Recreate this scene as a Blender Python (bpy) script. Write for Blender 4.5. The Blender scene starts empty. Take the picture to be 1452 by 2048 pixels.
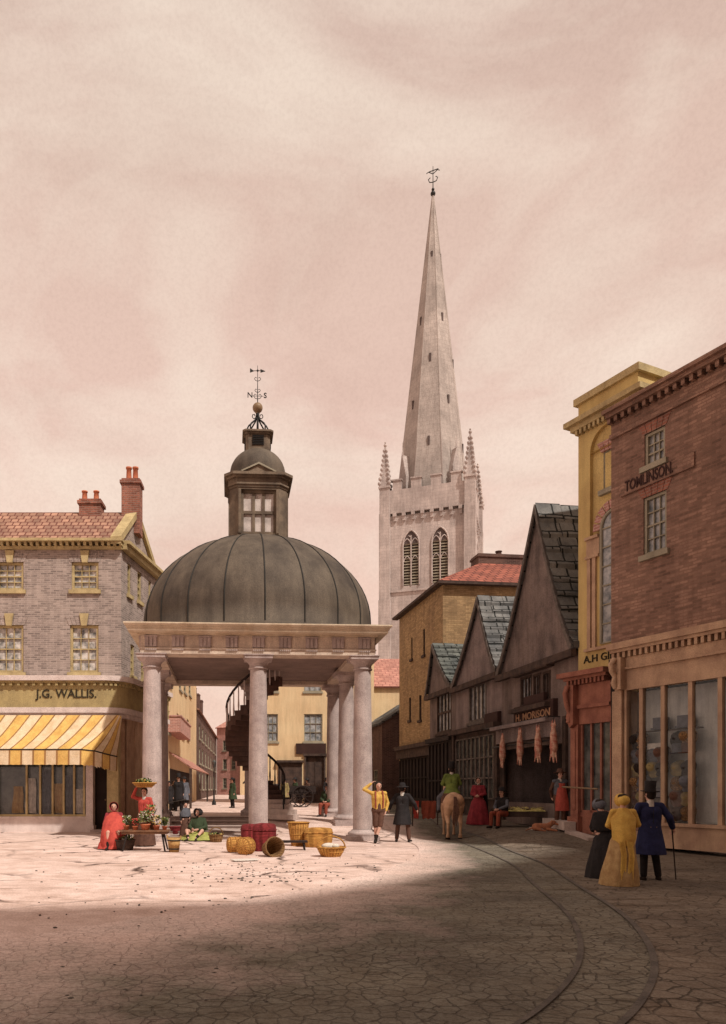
import bpy, math, random
from mathutils import Vector, Matrix
R = random.Random(7)
SC = bpy.context.scene
COL = SC.collection
PI = math.pi
sin, cos, rad = math.sin, math.cos, math.radians

# ------------------------------------------------------------------ camera geometry (a shifted view camera, 1.6 m above the square)
F, CX, CY, H = 1500.0, 550.0, 1578.0, 1.6      # focal length and principal point measured in the 1452 x 2048 picture

def sst(a, b, t):
    t = max(0.0, min(1.0, (t-a)/(b-a))); return t*t*(3-2*t)
def ground_z(x, y):
    z = 0.0
    if y > 23.0:
        m = sst(-4.3, -3.7, x) if y < 33 else 1.0
        if y >= 33: m = max(sst(-4.3, -3.7, x), sst(33, 38, y))
        z = 0.5*sst(23.2, 28.6, y)*m
        if y > 30: z += 0.006*min(y-30, 60)*m
    zr = 0.33*sst(5.4, 7.4, x)*sst(18.0, 22.5, y)
    return max(z, zr)
def G(px, py):
    k = (px-CX)/F; a, b = 4.0, 140.0
    for _ in range(50):
        m = (a+b)/2
        if CY+(H-ground_z(k*m, m))*F/m > py: a = m
        else: b = m
    return Vector((k*a, a, ground_z(k*a, a)))

# ------------------------------------------------------------------ materials
def S(r, g, b, k=1.0):
    f = lambda c: ((c/255+0.055)/1.055)**2.4 if c > 10 else c/255/12.92
    return (f(r)*k, f(g)*k, f(b)*k, 1)
def mul(c, k): return (min(c[0]*k, 1), min(c[1]*k, 1), min(c[2]*k, 1), 1)
def mk(name, base, alt=None, scale=1.2, fine=55, rough=0.9, bump=0.25, pattern=None, bw=.24, bh=.08, mortar=None, ms=.012,
       grain=.16, spec=.25, metal=0, uvnoise=False, stains=0.35, offs=.5, wavescale=9, patvar=.35, dist=0.02):
    m = bpy.data.materials.new(name); m.use_nodes = True
    nt = m.node_tree; N = nt.nodes; L = nt.links; N.clear()
    out = N.new('ShaderNodeOutputMaterial'); bs = N.new('ShaderNodeBsdfPrincipled'); L.new(bs.outputs[0], out.inputs[0])
    bs.inputs['Roughness'].default_value = rough; bs.inputs['Metallic'].default_value = metal
    bs.inputs['Specular IOR Level'].default_value = spec
    tc = N.new('ShaderNodeTexCoord')
    co = tc.outputs['UV'] if uvnoise else tc.outputs['Object']
    def noise(sc, det=4, r=.6, vec=None):
        n = N.new('ShaderNodeTexNoise'); n.inputs['Scale'].default_value = sc; n.inputs['Detail'].default_value = det
        n.inputs['Roughness'].default_value = r; L.new(vec or co, n.inputs['Vector']); return n.outputs['Fac']
    def ramp(f, p0, c0, p1, c1):
        r = N.new('ShaderNodeValToRGB'); r.color_ramp.elements[0].position = p0; r.color_ramp.elements[0].color = c0
        r.color_ramp.elements[1].position = p1; r.color_ramp.elements[1].color = c1; L.new(f, r.inputs[0]); return r.outputs[0]
    def mix(mode, fac, a, b):
        x = N.new('ShaderNodeMix'); x.data_type = 'RGBA'; x.blend_type = mode
        if isinstance(fac, float): x.inputs[0].default_value = fac
        else: L.new(fac, x.inputs[0])
        for i, v in ((6, a), (7, b)):
            if isinstance(v, tuple): x.inputs[i].default_value = v
            else: L.new(v, x.inputs[i])
        return x.outputs[2]
    alt = alt or mul(base, .72)
    def ds(c, k=.16):
        g_ = .3*c[0]+.55*c[1]+.15*c[2]; return tuple(min(1, (v*(1-k)+g_*k)*1.06) for v in c[:3])+(1,)
    base, alt = ds(base), ds(alt)
    if mortar: mortar = ds(mortar)
    col = ramp(noise(scale, 5), .32, alt, .62, base)
    hgt = None
    if pattern:
        vec = tc.outputs['UV']
        if dist:
            nn = N.new('ShaderNodeTexNoise'); nn.inputs['Scale'].default_value = 2.5; nn.inputs['Detail'].default_value = 3; L.new(vec, nn.inputs['Vector'])
            sb = N.new('ShaderNodeVectorMath'); sb.operation = 'SUBTRACT'; sb.inputs[1].default_value = (.5, .5, .5); L.new(nn.outputs['Color'], sb.inputs[0])
            sc = N.new('ShaderNodeVectorMath'); sc.operation = 'SCALE'; sc.inputs['Scale'].default_value = dist*2; L.new(sb.outputs[0], sc.inputs[0])
            ad = N.new('ShaderNodeVectorMath'); ad.operation = 'ADD'; L.new(vec, ad.inputs[0]); L.new(sc.outputs[0], ad.inputs[1]); vec = ad.outputs[0]
    if pattern == 'brick':
        b = N.new('ShaderNodeTexBrick'); L.new(vec, b.inputs['Vector']); b.inputs['Scale'].default_value = 1
        b.inputs['Brick Width'].default_value = bw; b.inputs['Row Height'].default_value = bh; b.inputs['Mortar Size'].default_value = ms
        b.inputs['Mortar Smooth'].default_value = .3; b.inputs['Bias'].default_value = -.1; b.offset = offs
        b.inputs['Color1'].default_value = (1, 1, 1, 1); b.inputs['Color2'].default_value = (1-patvar,)*3+(1,)
        b.inputs['Mortar'].default_value = (1-patvar*.5,)*3+(1,)
        col = mix('MULTIPLY', 1.0, col, b.outputs['Color'])
        col = mix('MIX', b.outputs['Fac'], col, mortar or mul(base, .55)); hgt = b.outputs['Fac']
    elif pattern == 'wicker':
        w = N.new('ShaderNodeTexWave'); w.inputs['Scale'].default_value = wavescale; w.bands_direction = 'Y'; w.inputs['Distortion'].default_value = 2.5
        w.inputs['Detail Scale'].default_value = 3; L.new(vec, w.inputs['Vector'])
        w2 = N.new('ShaderNodeTexWave'); w2.inputs['Scale'].default_value = wavescale*.45; w2.bands_direction = 'X'; w2.inputs['Distortion'].default_value = 1; L.new(vec, w2.inputs['Vector'])
        x = mix('MULTIPLY', 1.0, ramp(w.outputs['Fac'], .1, (.35, .3, .25, 1), .6, (1, 1, 1, 1)), ramp(w2.outputs['Fac'], .1, (.5, .45, .4, 1), .5, (1, 1, 1, 1)))
        col = mix('MULTIPLY', .85, col, x); hgt = w.outputs['Fac']
    # rain streaks and dirt
    if stains:
        mp = N.new('ShaderNodeMapping'); mp.inputs['Scale'].default_value = (2.2, 2.2, .25); L.new(tc.outputs['Object'], mp.inputs[0])
        col = mix('MULTIPLY', float(stains), col, ramp(noise(1.5, 6, .65, mp.outputs[0]), .35, (.42, .4, .4, 1), .6, (1, 1, 1, 1)))
    g = noise(fine, 2, .7)
    col = mix('MULTIPLY', 1.0, col, ramp(g, .38, (1-grain*2,)*3+(1,), .6, (1, 1, 1, 1)))
    L.new(col, bs.inputs['Base Color'])
    if bump:
        bp = N.new('ShaderNodeBump'); bp.inputs['Strength'].default_value = bump; bp.inputs['Distance'].default_value = .02
        L.new(noise(fine*.5, 4), bp.inputs['Height']); last = bp
        if hgt:
            b2 = N.new('ShaderNodeBump'); b2.inputs['Strength'].default_value = .6; b2.inputs['Distance'].default_value = .01
            b2.invert = pattern == 'brick'; L.new(hgt, b2.inputs['Height']); L.new(bp.outputs[0], b2.inputs['Normal']); last = b2
        L.new(last.outputs[0], bs.inputs['Normal'])
    return m

M = {}
def defmats():
    a = M
    a['stone'] = mk('pale_column_stone', S(205, 185, 178), S(175, 155, 150), scale=2, fine=40, stains=.3)
    a['stone_cornice'] = mk('cream_cornice_stone', S(232, 212, 182), S(210, 184, 150), scale=2, stains=.35)
    a['stone_frieze'] = mk('frieze_stone', S(232, 210, 186), S(206, 182, 162), scale=2.5, stains=.4)
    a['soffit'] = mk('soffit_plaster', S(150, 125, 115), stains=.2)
    a['lead'] = mk('dark_lead', S(114, 100, 84), S(76, 66, 58), scale=.7, rough=.75, spec=.25, stains=.5, grain=.2)
    a['leadseam'] = mk('lead_seam', S(48, 46, 42), rough=.6)
    a['lanwood'] = mk('lantern_wood', S(142, 122, 100), S(100, 86, 74), scale=2.5, stains=.5)
    a['iron'] = mk('black_iron', S(42, 40, 38), rough=.5, stains=0)
    a['gilt'] = mk('dull_gilt', S(150, 120, 85), rough=.45, stains=0)
    a['churchstone'] = mk('church_ashlar', S(206, 190, 182), S(168, 154, 148), scale=.3, fine=14, pattern='brick', bw=.9, bh=.4, ms=.014, mortar=S(168, 150, 144), patvar=.1, stains=.4)
    a['spirestone'] = mk('spire_ashlar', S(196, 182, 172), S(160, 148, 140), scale=.2, fine=12, pattern='brick', bw=1.1, bh=.55, ms=.016, mortar=S(160, 144, 136), patvar=.1, stains=.35)
    a['churchdark'] = mk('louvre_dark', S(95, 80, 76), stains=0)
    a['brickmauve'] = mk('mauve_brick', S(192, 172, 160), S(164, 146, 138), scale=.8, pattern='brick', mortar=S(188, 168, 158), patvar=.5, stains=.35)
    a['brickred'] = mk('red_brick', S(182, 140, 116), S(136, 104, 90), scale=.5, pattern='brick', mortar=S(150, 110, 92), patvar=.5, stains=.4)
    a['brickdark'] = mk('dark_brick', S(118, 84, 72), S(88, 62, 56), scale=.7, pattern='brick', mortar=S(120, 95, 84), patvar=.45, stains=.4)
    a['brickpink'] = mk('pink_brick', S(215, 150, 135), S(190, 125, 112), scale=.7, pattern='brick', mortar=S(215, 175, 160), patvar=.3, stains=.3)
    a['brickochre'] = mk('ochre_brick', S(196, 160, 106), S(166, 132, 90), scale=.6, pattern='brick', bw=.3, bh=.1, mortar=S(160, 125, 80), patvar=.4, stains=.4)
    a['brickchim'] = mk('chimney_brick', S(190, 115, 88), S(150, 92, 74), pattern='brick', mortar=S(160, 125, 110), patvar=.5, stains=.4)
    a['plyellow'] = mk('yellow_plaster', S(240, 210, 158), S(228, 192, 140), scale=.5, stains=.3)
    a['plgill'] = mk('ochre_yellow_stucco', S(222, 192, 112), S(200, 166, 96), scale=.8, stains=.3)
    a['tilered'] = mk('red_pantiles', S(198, 146, 116), S(164, 120, 100), scale=1.2, pattern='brick', bw=.28, bh=.3, ms=.03, mortar=S(120, 68, 55), patvar=.4, stains=.3)
    a['tilepink'] = mk('pale_pantiles', S(215, 150, 130), S(190, 130, 112), scale=.8, pattern='brick', bw=.5, bh=.4, ms=.04, mortar=S(165, 105, 92), patvar=.35, stains=.3)
    a['tilecrimson'] = mk('crimson_tiles', S(190, 104, 78), S(152, 84, 68), scale=.9, pattern='brick', bw=.45, bh=.42, ms=.04, mortar=S(95, 48, 40), patvar=.35, stains=.35)
    a['slate'] = mk('stone_slates', S(142, 140, 136), S(88, 90, 92), scale=.9, pattern='brick', bw=.62, bh=.48, ms=.035, mortar=S(40, 42, 40), patvar=.6, stains=.45, bump=.5, dist=.06)
    a['slategreen'] = mk('mossy_slates', S(120, 124, 116), S(78, 84, 84), scale=.9, pattern='brick', bw=.6, bh=.45, ms=.035, mortar=S(38, 42, 38), patvar=.6, stains=.5, bump=.5, dist=.06)
    a['daub'] = mk('grey_brown_render', S(142, 122, 114), S(104, 90, 86), scale=1.1, fine=30, stains=.55, bump=.5)
    a['daub2'] = mk('lilac_grey_render', S(155, 136, 132), S(118, 104, 102), scale=1.1, fine=30, stains=.5, bump=.5)
    a['timber'] = mk('weathered_timber', S(92, 72, 62), S(62, 50, 46), scale=4, stains=.4)
    a['timberdark'] = mk('dark_timber', S(58, 46, 42), stains=.3)
    a['verge'] = mk('verge_board', S(120, 108, 100), S(85, 76, 72), scale=4)
    a['trimyel'] = mk('yellow_painted_trim', S(206, 182, 124), S(176, 152, 102), scale=3, stains=.3)
    a['trimwhite'] = mk('white_painted_trim', S(232, 214, 206), S(212, 192, 184), scale=3, stains=.2)
    a['trimolive'] = mk('olive_fascia_paint', S(186, 164, 104), S(160, 140, 92), scale=2, stains=.25)
    a['trimred'] = mk('brownish_red_paint', S(176, 112, 88), S(146, 88, 72), scale=3, stains=.35)
    a['trimstone'] = mk('warm_stone_trim', S(208, 170, 134), S(178, 140, 112), scale=2, stains=.35)
    a['sashgrey'] = mk('grey_sash_paint', S(172, 162, 138), stains=.2)
    a['awny'] = mk('awning_yellow_stripe', S(240, 192, 84), S(222, 168, 66), scale=3, stains=.25)
    a['awnw'] = mk('awning_cream_stripe', S(238, 212, 172), S(225, 190, 140), scale=3, stains=.25)
    a['awnb'] = mk('awning_brown_edge', S(176, 124, 62), stains=.2)
    a['stonefloor'] = mk('step_stone', S(210, 188, 176), S(180, 158, 148), scale=1.5, stains=.3)
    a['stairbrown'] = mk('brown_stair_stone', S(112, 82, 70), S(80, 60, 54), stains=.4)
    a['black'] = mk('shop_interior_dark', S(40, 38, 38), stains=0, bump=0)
    a['signdark'] = mk('dark_sign_board', S(74, 48, 42), stains=.3)
    a['letbrown'] = mk('lettering_brown', S(74, 48, 44), stains=0, bump=0)
    a['letter'] = mk('lettering_dark', S(60, 52, 36), stains=0, bump=0)
    a['letgold'] = mk('lettering_gold', S(200, 150, 110), stains=0, bump=0)
    a['skin'] = mk('skin', S(214, 164, 140), S(200, 145, 122), scale=8, stains=0, rough=.6, grain=.05)
    a['hairdark'] = mk('dark_hair', S(48, 36, 30), scale=30, stains=0)
    a['eye'] = mk('eye_dark', S(30, 24, 22), stains=0, bump=0, rough=.3)
    a['lip'] = mk('lip', S(170, 90, 80), stains=0, bump=0)
    def cloth(k, c, alt=None): a[k] = mk('cloth_'+k, c, alt or mul(c, .62), scale=7, fine=90, stains=.3, grain=.12, bump=.4)
    cloth('c_black', S(50, 45, 46)); cloth('c_navy', S(44, 48, 92)); cloth('c_yellow', S(236, 190, 60), S(214, 158, 42))
    cloth('c_red', S(214, 74, 54), S(184, 56, 46)); cloth('c_crimson', S(176, 50, 62), S(142, 38, 52)); cloth('c_green', S(122, 140, 50), S(92, 112, 40))
    cloth('c_dkgreen', S(66, 82, 54)); cloth('c_lime', S(176, 178, 76)); cloth('c_brown', S(112, 76, 60)); cloth('c_grey', S(110, 112, 122))
    cloth('c_white', S(224, 212, 200)); cloth('c_apron', S(216, 92, 72), S(190, 74, 60)); cloth('c_olive', S(160, 140, 84)); cloth('c_rust', S(180, 84, 56)); cloth('c_tan', S(196, 158, 96), S(170, 128, 74))
    a['wicker'] = mk('golden_wicker', S(242, 178, 62), S(214, 142, 44), scale=6, pattern='wicker', stains=.1)
    a['wickerbrown'] = mk('brown_wicker', S(176, 132, 74), S(140, 100, 56), scale=6, pattern='wicker', stains=.1)
    a['wickerred'] = mk('crimson_woven_hamper', S(172, 52, 56), S(140, 38, 46), scale=5, pattern='wicker', wavescale=12, stains=.15)
    a['woodmid'] = mk('worn_wood', S(150, 104, 68), S(110, 76, 54), scale=5, stains=.3)
    a['woodpale'] = mk('bucket_wood', S(206, 160, 84), S(170, 124, 64), scale=5, stains=.3)
    a['leaf'] = mk('leaf_green', S(98, 120, 62), S(62, 84, 44), scale=9, stains=0)
    a['leafpale'] = mk('leaf_pale', S(168, 172, 96), S(120, 136, 70), scale=9, stains=0)
    a['petalw'] = mk('petal_white', S(236, 224, 206), stains=0); a['petalr'] = mk('petal_red', S(220, 70, 60), stains=0); a['petaly'] = mk('petal_yellow', S(240, 200, 90), stains=0)
    a['terracotta'] = mk('terracotta', S(216, 122, 74), S(190, 100, 62), stains=.1)
    a['horse'] = mk('dun_horse_coat', S(216, 172, 130), S(184, 138, 102), scale=3, fine=120, stains=.1, grain=.06, rough=.65)
    a['horsedark'] = mk('dark_horse_coat', S(66, 50, 44), stains=.1, rough=.6)
    a['tail'] = mk('horse_tail_hair', S(120, 82, 62), S(84, 58, 46), scale=20, stains=0)
    a['meat'] = mk('carcass_meat', S(186, 92, 74), S(222, 182, 150), scale=9, stains=0, rough=.5, spec=.4)
    a['straw'] = mk('straw_heap', S(240, 222, 120), S(186, 172, 90), scale=7, fine=40, stains=0, bump=1)
    a['dog'] = mk('tan_dog_coat', S(180, 112, 72), S(140, 84, 56), scale=8, stains=0)
    a['paper'] = mk('white_paper', S(236, 226, 214), stains=.1)
    # glass: pale drapery behind old glass
    for k, c0, c1, sc in (('glass', S(66, 72, 74), S(212, 204, 196), 4), ('glassdark', S(34, 38, 40), S(96, 98, 94), 3), ('glassblue', S(92, 100, 108), S(176, 176, 176), 4), ('glasslan', S(160, 148, 142), S(220, 206, 198), 2.5)):
        m = mk('window_'+k, c1, c0, scale=sc, rough=.12, bump=.05, stains=0, grain=.06, spec=.6); a[k] = m
defmats()
def clear_glass():
    m = bpy.data.materials.new('clear_pane'); m.use_nodes = True; nt = m.node_tree; N = nt.nodes; L = nt.links; N.clear()
    o = N.new('ShaderNodeOutputMaterial'); x = N.new('ShaderNodeMixShader'); t = N.new('ShaderNodeBsdfTransparent'); g = N.new('ShaderNodeBsdfGlossy'); f = N.new('ShaderNodeFresnel')
    t.inputs[0].default_value = (.95, .96, .96, 1); g.inputs['Roughness'].default_value = .06; f.inputs[0].default_value = 1.5
    L.new(f.outputs[0], x.inputs[0]); L.new(t.outputs[0], x.inputs[1]); L.new(g.outputs[0], x.inputs[2]); L.new(x.outputs[0], o.inputs[0]); return m
M['clear'] = clear_glass()

# ------------------------------------------------------------------ mesh builder
class MB:
    def __init__(s, Mx=None):
        s.v = []; s.f = []; s.m = []; s.uv = []; s.sm = []; s.M = Mx or Matrix()
    def face(s, pts, mi=0, uv=None, smooth=False, flip=False):
        pts = [Vector(p) for p in pts]
        if flip: pts = pts[::-1]
        if uv is None:
            n = Vector((0, 0, 0))
            for i in range(len(pts)):
                n += pts[i].cross(pts[(i+1) % len(pts)])
            ax, ay, az = abs(n.x), abs(n.y), abs(n.z)
            if az >= max(ax, ay)*1.2:
                uv = [(p.x, p.y) for p in pts]
            elif ay >= ax: uv = [(p.x, p.z) for p in pts]
            else: uv = [(p.y, p.z) for p in pts]
        b = len(s.v); s.v += [s.M @ p for p in pts]; s.f.append(tuple(range(b, b+len(pts)))); s.m.append(mi); s.uv.append(uv); s.sm.append(smooth)
    def box(s, x0, x1, y0, y1, z0, z1, mi=0):
        P = [Vector((x, y, z)) for z in (z0, z1) for y in (y0, y1) for x in (x0, x1)]
        for q in ((0, 2, 3, 1), (4, 5, 7, 6), (0, 1, 5, 4), (2, 6, 7, 3), (0, 4, 6, 2), (1, 3, 7, 5)): s.face([P[i] for i in q], mi)
    def grid(s, P, mi=0, closeu=False, closev=False, uvs=None, smooth=True, flip=False):
        nu, nv = len(P), len(P[0]); b = len(s.v)
        for row in P: s.v += [s.M @ Vector(p) for p in row]
        iu = range(nu if closeu else nu-1); jv = range(nv if closev else nv-1)
        if uvs is None:
            uvs = lambda i, j: (i*.1, j*.1)
        for i in iu:
            for j in jv:
                q = [(i, j), (i+1, j), (i+1, j+1), (i, j+1)]
                if flip: q = q[::-1]
                s.f.append(tuple(b+(a % nu)*nv+(c % nv) for a, c in q)); s.m.append(mi); s.uv.append([uvs(a, c) for a, c in q]); s.sm.append(smooth)
    def lathe(s, prof, n=24, c=(0, 0, 0), mi=0, a0=0, a1=2*PI, folds=None, sx=1, sy=1, smooth=True, cap=False):
        full = abs(a1-a0-2*PI) < 1e-6; k = n if full else n+1
        P = []
        rm = max(r for r, z in prof)
        ln = [0]
        for i in range(1, len(prof)): ln.append(ln[-1]+math.hypot(prof[i][0]-prof[i-1][0], prof[i][1]-prof[i-1][1]))
        for i in range(k):
            a = a0+(a1-a0)*i/n; row = []
            for r, z in prof:
                rr = r
                if folds: rr = r*(1+folds[1]*sin(folds[0]*a+1.3*sin(2*a))*max(0, min(1, (folds[3]-z)/(folds[3]-folds[2]))))
                row.append((c[0]+rr*cos(a)*sx, c[1]+rr*sin(a)*sy, c[2]+z))
            P.append(row)
        s.grid(P, mi, closeu=full, uvs=lambda i, j: (i/n*2*PI*rm, ln[j]), smooth=smooth)
        if cap:
            for j, fl in ((0, True), (len(prof)-1, False)):
                if prof[j][0] > 1e-4: s.face([P[i][j] for i in range(k)], mi, flip=fl)
    def cyl(s, p0, p1, r0, r1=None, n=10, mi=0, cap=True, smooth=True):
        p0, p1 = Vector(p0), Vector(p1); r1 = r0 if r1 is None else r1
        d = (p1-p0); L = d.length; d = d/max(L, 1e-9)
        a = d.orthogonal().normalized(); b = d.cross(a)
        P = [[p+(a*cos(2*PI*i/n)+b*sin(2*PI*i/n))*r for p, r in ((p0, r0), (p1, r1))] for i in range(n)]
        s.grid(P, mi, closeu=True, uvs=lambda i, j: (i/n*2*PI*max(r0, r1), j*L), smooth=smooth)
        if cap: s.face([q[0] for q in P], mi, flip=True); s.face([q[1] for q in P], mi)
    def tube(s, pts, r, n=6, mi=0):
        pts = [Vector(p) for p in pts]; P = []
        up = None
        for i, p in enumerate(pts):
            d = (pts[min(i+1, len(pts)-1)]-pts[max(i-1, 0)]).normalized()
            if up is None: up = d.orthogonal().normalized()
            up = (up-d*up.dot(d)).normalized(); w = d.cross(up)
            rr = r(i/(len(pts)-1)) if callable(r) else r
            P.append([p+(up*cos(2*PI*k/n)+w*sin(2*PI*k/n))*rr for k in range(n)])
        s.grid(P, mi, closev=True, uvs=lambda i, j: (j/n*.3, i*.1), flip=True)
        s.face(P[0], mi); s.face(P[-1], mi, flip=True)
    def cap(s, a, b, ra, rb, n=12, mi=0):   # tapered capsule, closed
        a, b = Vector(a), Vector(b); d = b-a; L = d.length
        if L < 1e-5: d = Vector((0, 0, 1)); L = 0
        d = d.normalized(); u = d.orthogonal().normalized(); w = d.cross(u)
        rings = []
        for k in range(1, 5): t = -PI/2+k*PI/8; rings.append((a+d*ra*sin(t), ra*cos(t)))
        for k in range(0, 4): t = k*PI/8; rings.append((b+d*rb*sin(t), rb*cos(t)))
        P = [[c+(u*cos(2*PI*i/n)+w*sin(2*PI*i/n))*r for i in range(n)] for c, r in rings]
        s.grid(P, mi, closev=True, flip=True)
        s.face(P[0], mi); s.face(P[-1], mi, flip=True)
    def ball(s, c, r, n=16, mi=0, sx=1, sy=1, sz=1):
        c = Vector(c); P = [[c+Vector((r*sx*cos(2*PI*i/n)*cos(t), r*sy*sin(2*PI*i/n)*cos(t), r*sz*sin(t))) for t in [-PI/2+.02+(PI-.04)*j/(n//2) for j in range(n//2+1)]] for i in range(n)]
        s.grid(P, mi, closeu=True)
        s.face([q[0] for q in P], mi, flip=True); s.face([q[-1] for q in P], mi)
    def loft(s, rings, n=28, mi=0, folds=None, cap=True):   # rings (cx,cy,z,rx,ry)
        P = []
        z0, z1 = min(r[2] for r in rings), max(r[2] for r in rings)
        for i in range(n):
            a = 2*PI*i/n; row = []
            for (cx, cy, z, rx, ry) in rings:
                k = 1
                if folds: k = 1+folds[1]*sin(folds[0]*a+1.5*sin(3*a+folds[0]))*((z1-z)/(z1-z0))**.8
                row.append((cx+rx*k*cos(a), cy+ry*k*sin(a), z))
            P.append(row)
        s.grid(P, mi, closeu=True, uvs=lambda i, j: (i/n*2, rings[j][2]))
        if cap: s.face([q[0] for q in P], mi, flip=rings[0][2] < rings[-1][2]); s.face([q[-1] for q in P], mi, flip=rings[0][2] > rings[-1][2])
    def extr(s, poly, z0, z1, mi=0, side_uv=True):   # counter-clockwise polygon (x, y)
        n = len(poly); acc = 0
        s.face([(x, y, z1) for x, y in poly], mi); s.face([(x, y, z0) for x, y in poly], mi, flip=True)
        for i in range(n):
            a, b = poly[i], poly[(i+1) % n]; L = math.hypot(b[0]-a[0], b[1]-a[1])
            s.face([(a[0], a[1], z0), (b[0], b[1], z0), (b[0], b[1], z1), (a[0], a[1], z1)], mi, uv=[(acc, z0), (acc+L, z0), (acc+L, z1), (acc, z1)]); acc += L
    def prof(s, poly, y0, y1, mi=0):   # polygon in (x, z), pushed along y; poly counter-clockwise seen from -y
        n = len(poly)
        s.face([(x, y0, z) for x, z in poly], mi); s.face([(x, y1, z) for x, z in poly], mi, flip=True)
        for i in range(n):
            a, b = poly[i], poly[(i+1) % n]
            s.face([(a[0], y0, a[1]), (a[0], y1, a[1]), (b[0], y1, b[1]), (b[0], y0, b[1])], mi)
    def slab(s, q, th, mi=0, mi2=None):   # roof slab: quad (top surface, ccw from above), thickness down
        q = [Vector(p) for p in q]; n = (q[1]-q[0]).cross(q[3]-q[0]).normalized()
        e = (q[1]-q[0]).normalized(); f = n.cross(e)
        uv = [((p-q[0]).dot(e), (p-q[0]).dot(f)) for p in q]
        lo = [p-n*th for p in q]; mi2 = mi if mi2 is None else mi2
        s.face(q, mi, uv=uv); s.face(lo, mi2, flip=True)
        for i in range(len(q)):
            j = (i+1) % len(q); s.face([lo[i], lo[j], q[j], q[i]], mi2)
    def wall(s, u0, u1, z0, z1, holes=(), th=.25, mi=0, y=0, top=None):
        us = sorted({u0, u1, *[h[0] for h in holes], *[h[1] for h in holes]}); zs = sorted({z0, z1, *[h[2] for h in holes], *[h[3] for h in holes]})
        us = [u for u in us if u0 <= u <= u1]; zs = [z for z in zs if z0 <= z <= z1]
        for i in range(len(us)-1):
            for j in range(len(zs)-1):
                cu, cz = (us[i]+us[i+1])/2, (zs[j]+zs[j+1])/2
                if any(h[0] < cu < h[1] and h[2] < cz < h[3] for h in holes): continue
                s.face([(us[i], y, zs[j]), (us[i+1], y, zs[j]), (us[i+1], y, zs[j+1]), (us[i], y, zs[j+1])], mi)
        for h in holes:
            a, b, c, d = h[:4]; y2 = y+th
            s.face([(a, y, c), (a, y, d), (a, y2, d), (a, y2, c)], mi); s.face([(b, y, c), (b, y2, c), (b, y2, d), (b, y, d)], mi)
            s.face([(a, y, c), (a, y2, c), (b, y2, c), (b, y, c)], mi); s.face([(a, y, d), (b, y, d), (b, y2, d), (a, y2, d)], mi)
    def build(s, name, mats, parent=None, loc=None, rz=0, remesh=0, smooth_it=0, weld=True, **tags):
        me = bpy.data.meshes.new(name); me.from_pydata([tuple(v) for v in s.v], [], s.f)
        mats = mats if isinstance(mats, (list, tuple)) else [mats]
        for k in mats: me.materials.append(M[k] if isinstance(k, str) else k)
        me.polygons.foreach_set('material_index', s.m); me.polygons.foreach_set('use_smooth', s.sm)
        ul = me.uv_layers.new(name='UVMap'); flat = [c for uv in s.uv for p in uv for c in p]; ul.data.foreach_set('uv', flat)
        me.update()
        o = bpy.data.objects.new(name, me); COL.objects.link(o)
        if parent: o.parent = parent
        if loc is not None: o.location = loc
        if rz: o.rotation_euler = (0, 0, rz)
        if remesh:
            md = o.modifiers.new('r', 'REMESH'); md.mode = 'VOXEL'; md.voxel_size = remesh; md.use_smooth_shade = True
            if smooth_it:
                ms = o.modifiers.new('s', 'SMOOTH'); ms.iterations = smooth_it; ms.factor = .5
        for k, v in tags.items(): o[k] = v
        return o
def empty(name, loc, rz=0, label=None, cat=None, group=None, sc=1):
    o = bpy.data.objects.new(name, None); COL.objects.link(o); o.location = loc; o.rotation_euler = (0, 0, rz); o.scale = (sc, sc, sc)
    if label: o['label'] = label
    if cat: o['category'] = cat
    if group: o['group'] = group
    return o
def tag(o, label, cat, group=None):
    o['label'] = label; o['category'] = cat
    if group: o['group'] = group
    return o
def struct(o): o['kind'] = 'structure'; return o
def copy_tree(o, parent=None):
    c = o.copy(); COL.objects.link(c); c.parent = parent
    for ch in o.children: copy_tree(ch, c)
    return c

class Plane:   # a facade plane: x along the wall (left to right seen from outside), y into the building
    def __init__(s, O, d, zb=0.0, parentM=None):
        d = Vector((d[0], d[1])).normalized(); s.O = Vector((O[0], O[1])); s.d = d; s.zb = zb
        s.W = Matrix.Translation((O[0], O[1], zb)) @ Matrix.Rotation(math.atan2(d.y, d.x), 4, 'Z')
        s.L = (parentM.inverted() @ s.W) if parentM else Matrix()
    def u(s, px, off=0.0):     # off: distance in front of the plane
        n = Vector((s.d.y, -s.d.x)); O = s.O+n*off; k = (px-CX)/F
        return (k*O.y-O.x)/(s.d.x-k*s.d.y)
    def z(s, py, u, off=0.0):
        n = Vector((s.d.y, -s.d.x)); Y = (s.O+n*off+s.d*u).y
        return H+(CY-py)*Y/F-s.zb
    def rect(s, px0, py0, px1, py1):
        u0, u1 = s.u(px0), s.u(px1)
        if u0 > u1: u0, u1 = u1, u0
        um = (u0+u1)/2
        return (u0, u1, s.z(py1, um), s.z(py0, um))
def house(name, label, O, d, zb, cat='building'):
    p = Plane(O, d, zb); e = empty(name, (O[0], O[1], zb), math.atan2(d[1], d[0]), label, cat); return e, p
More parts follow.
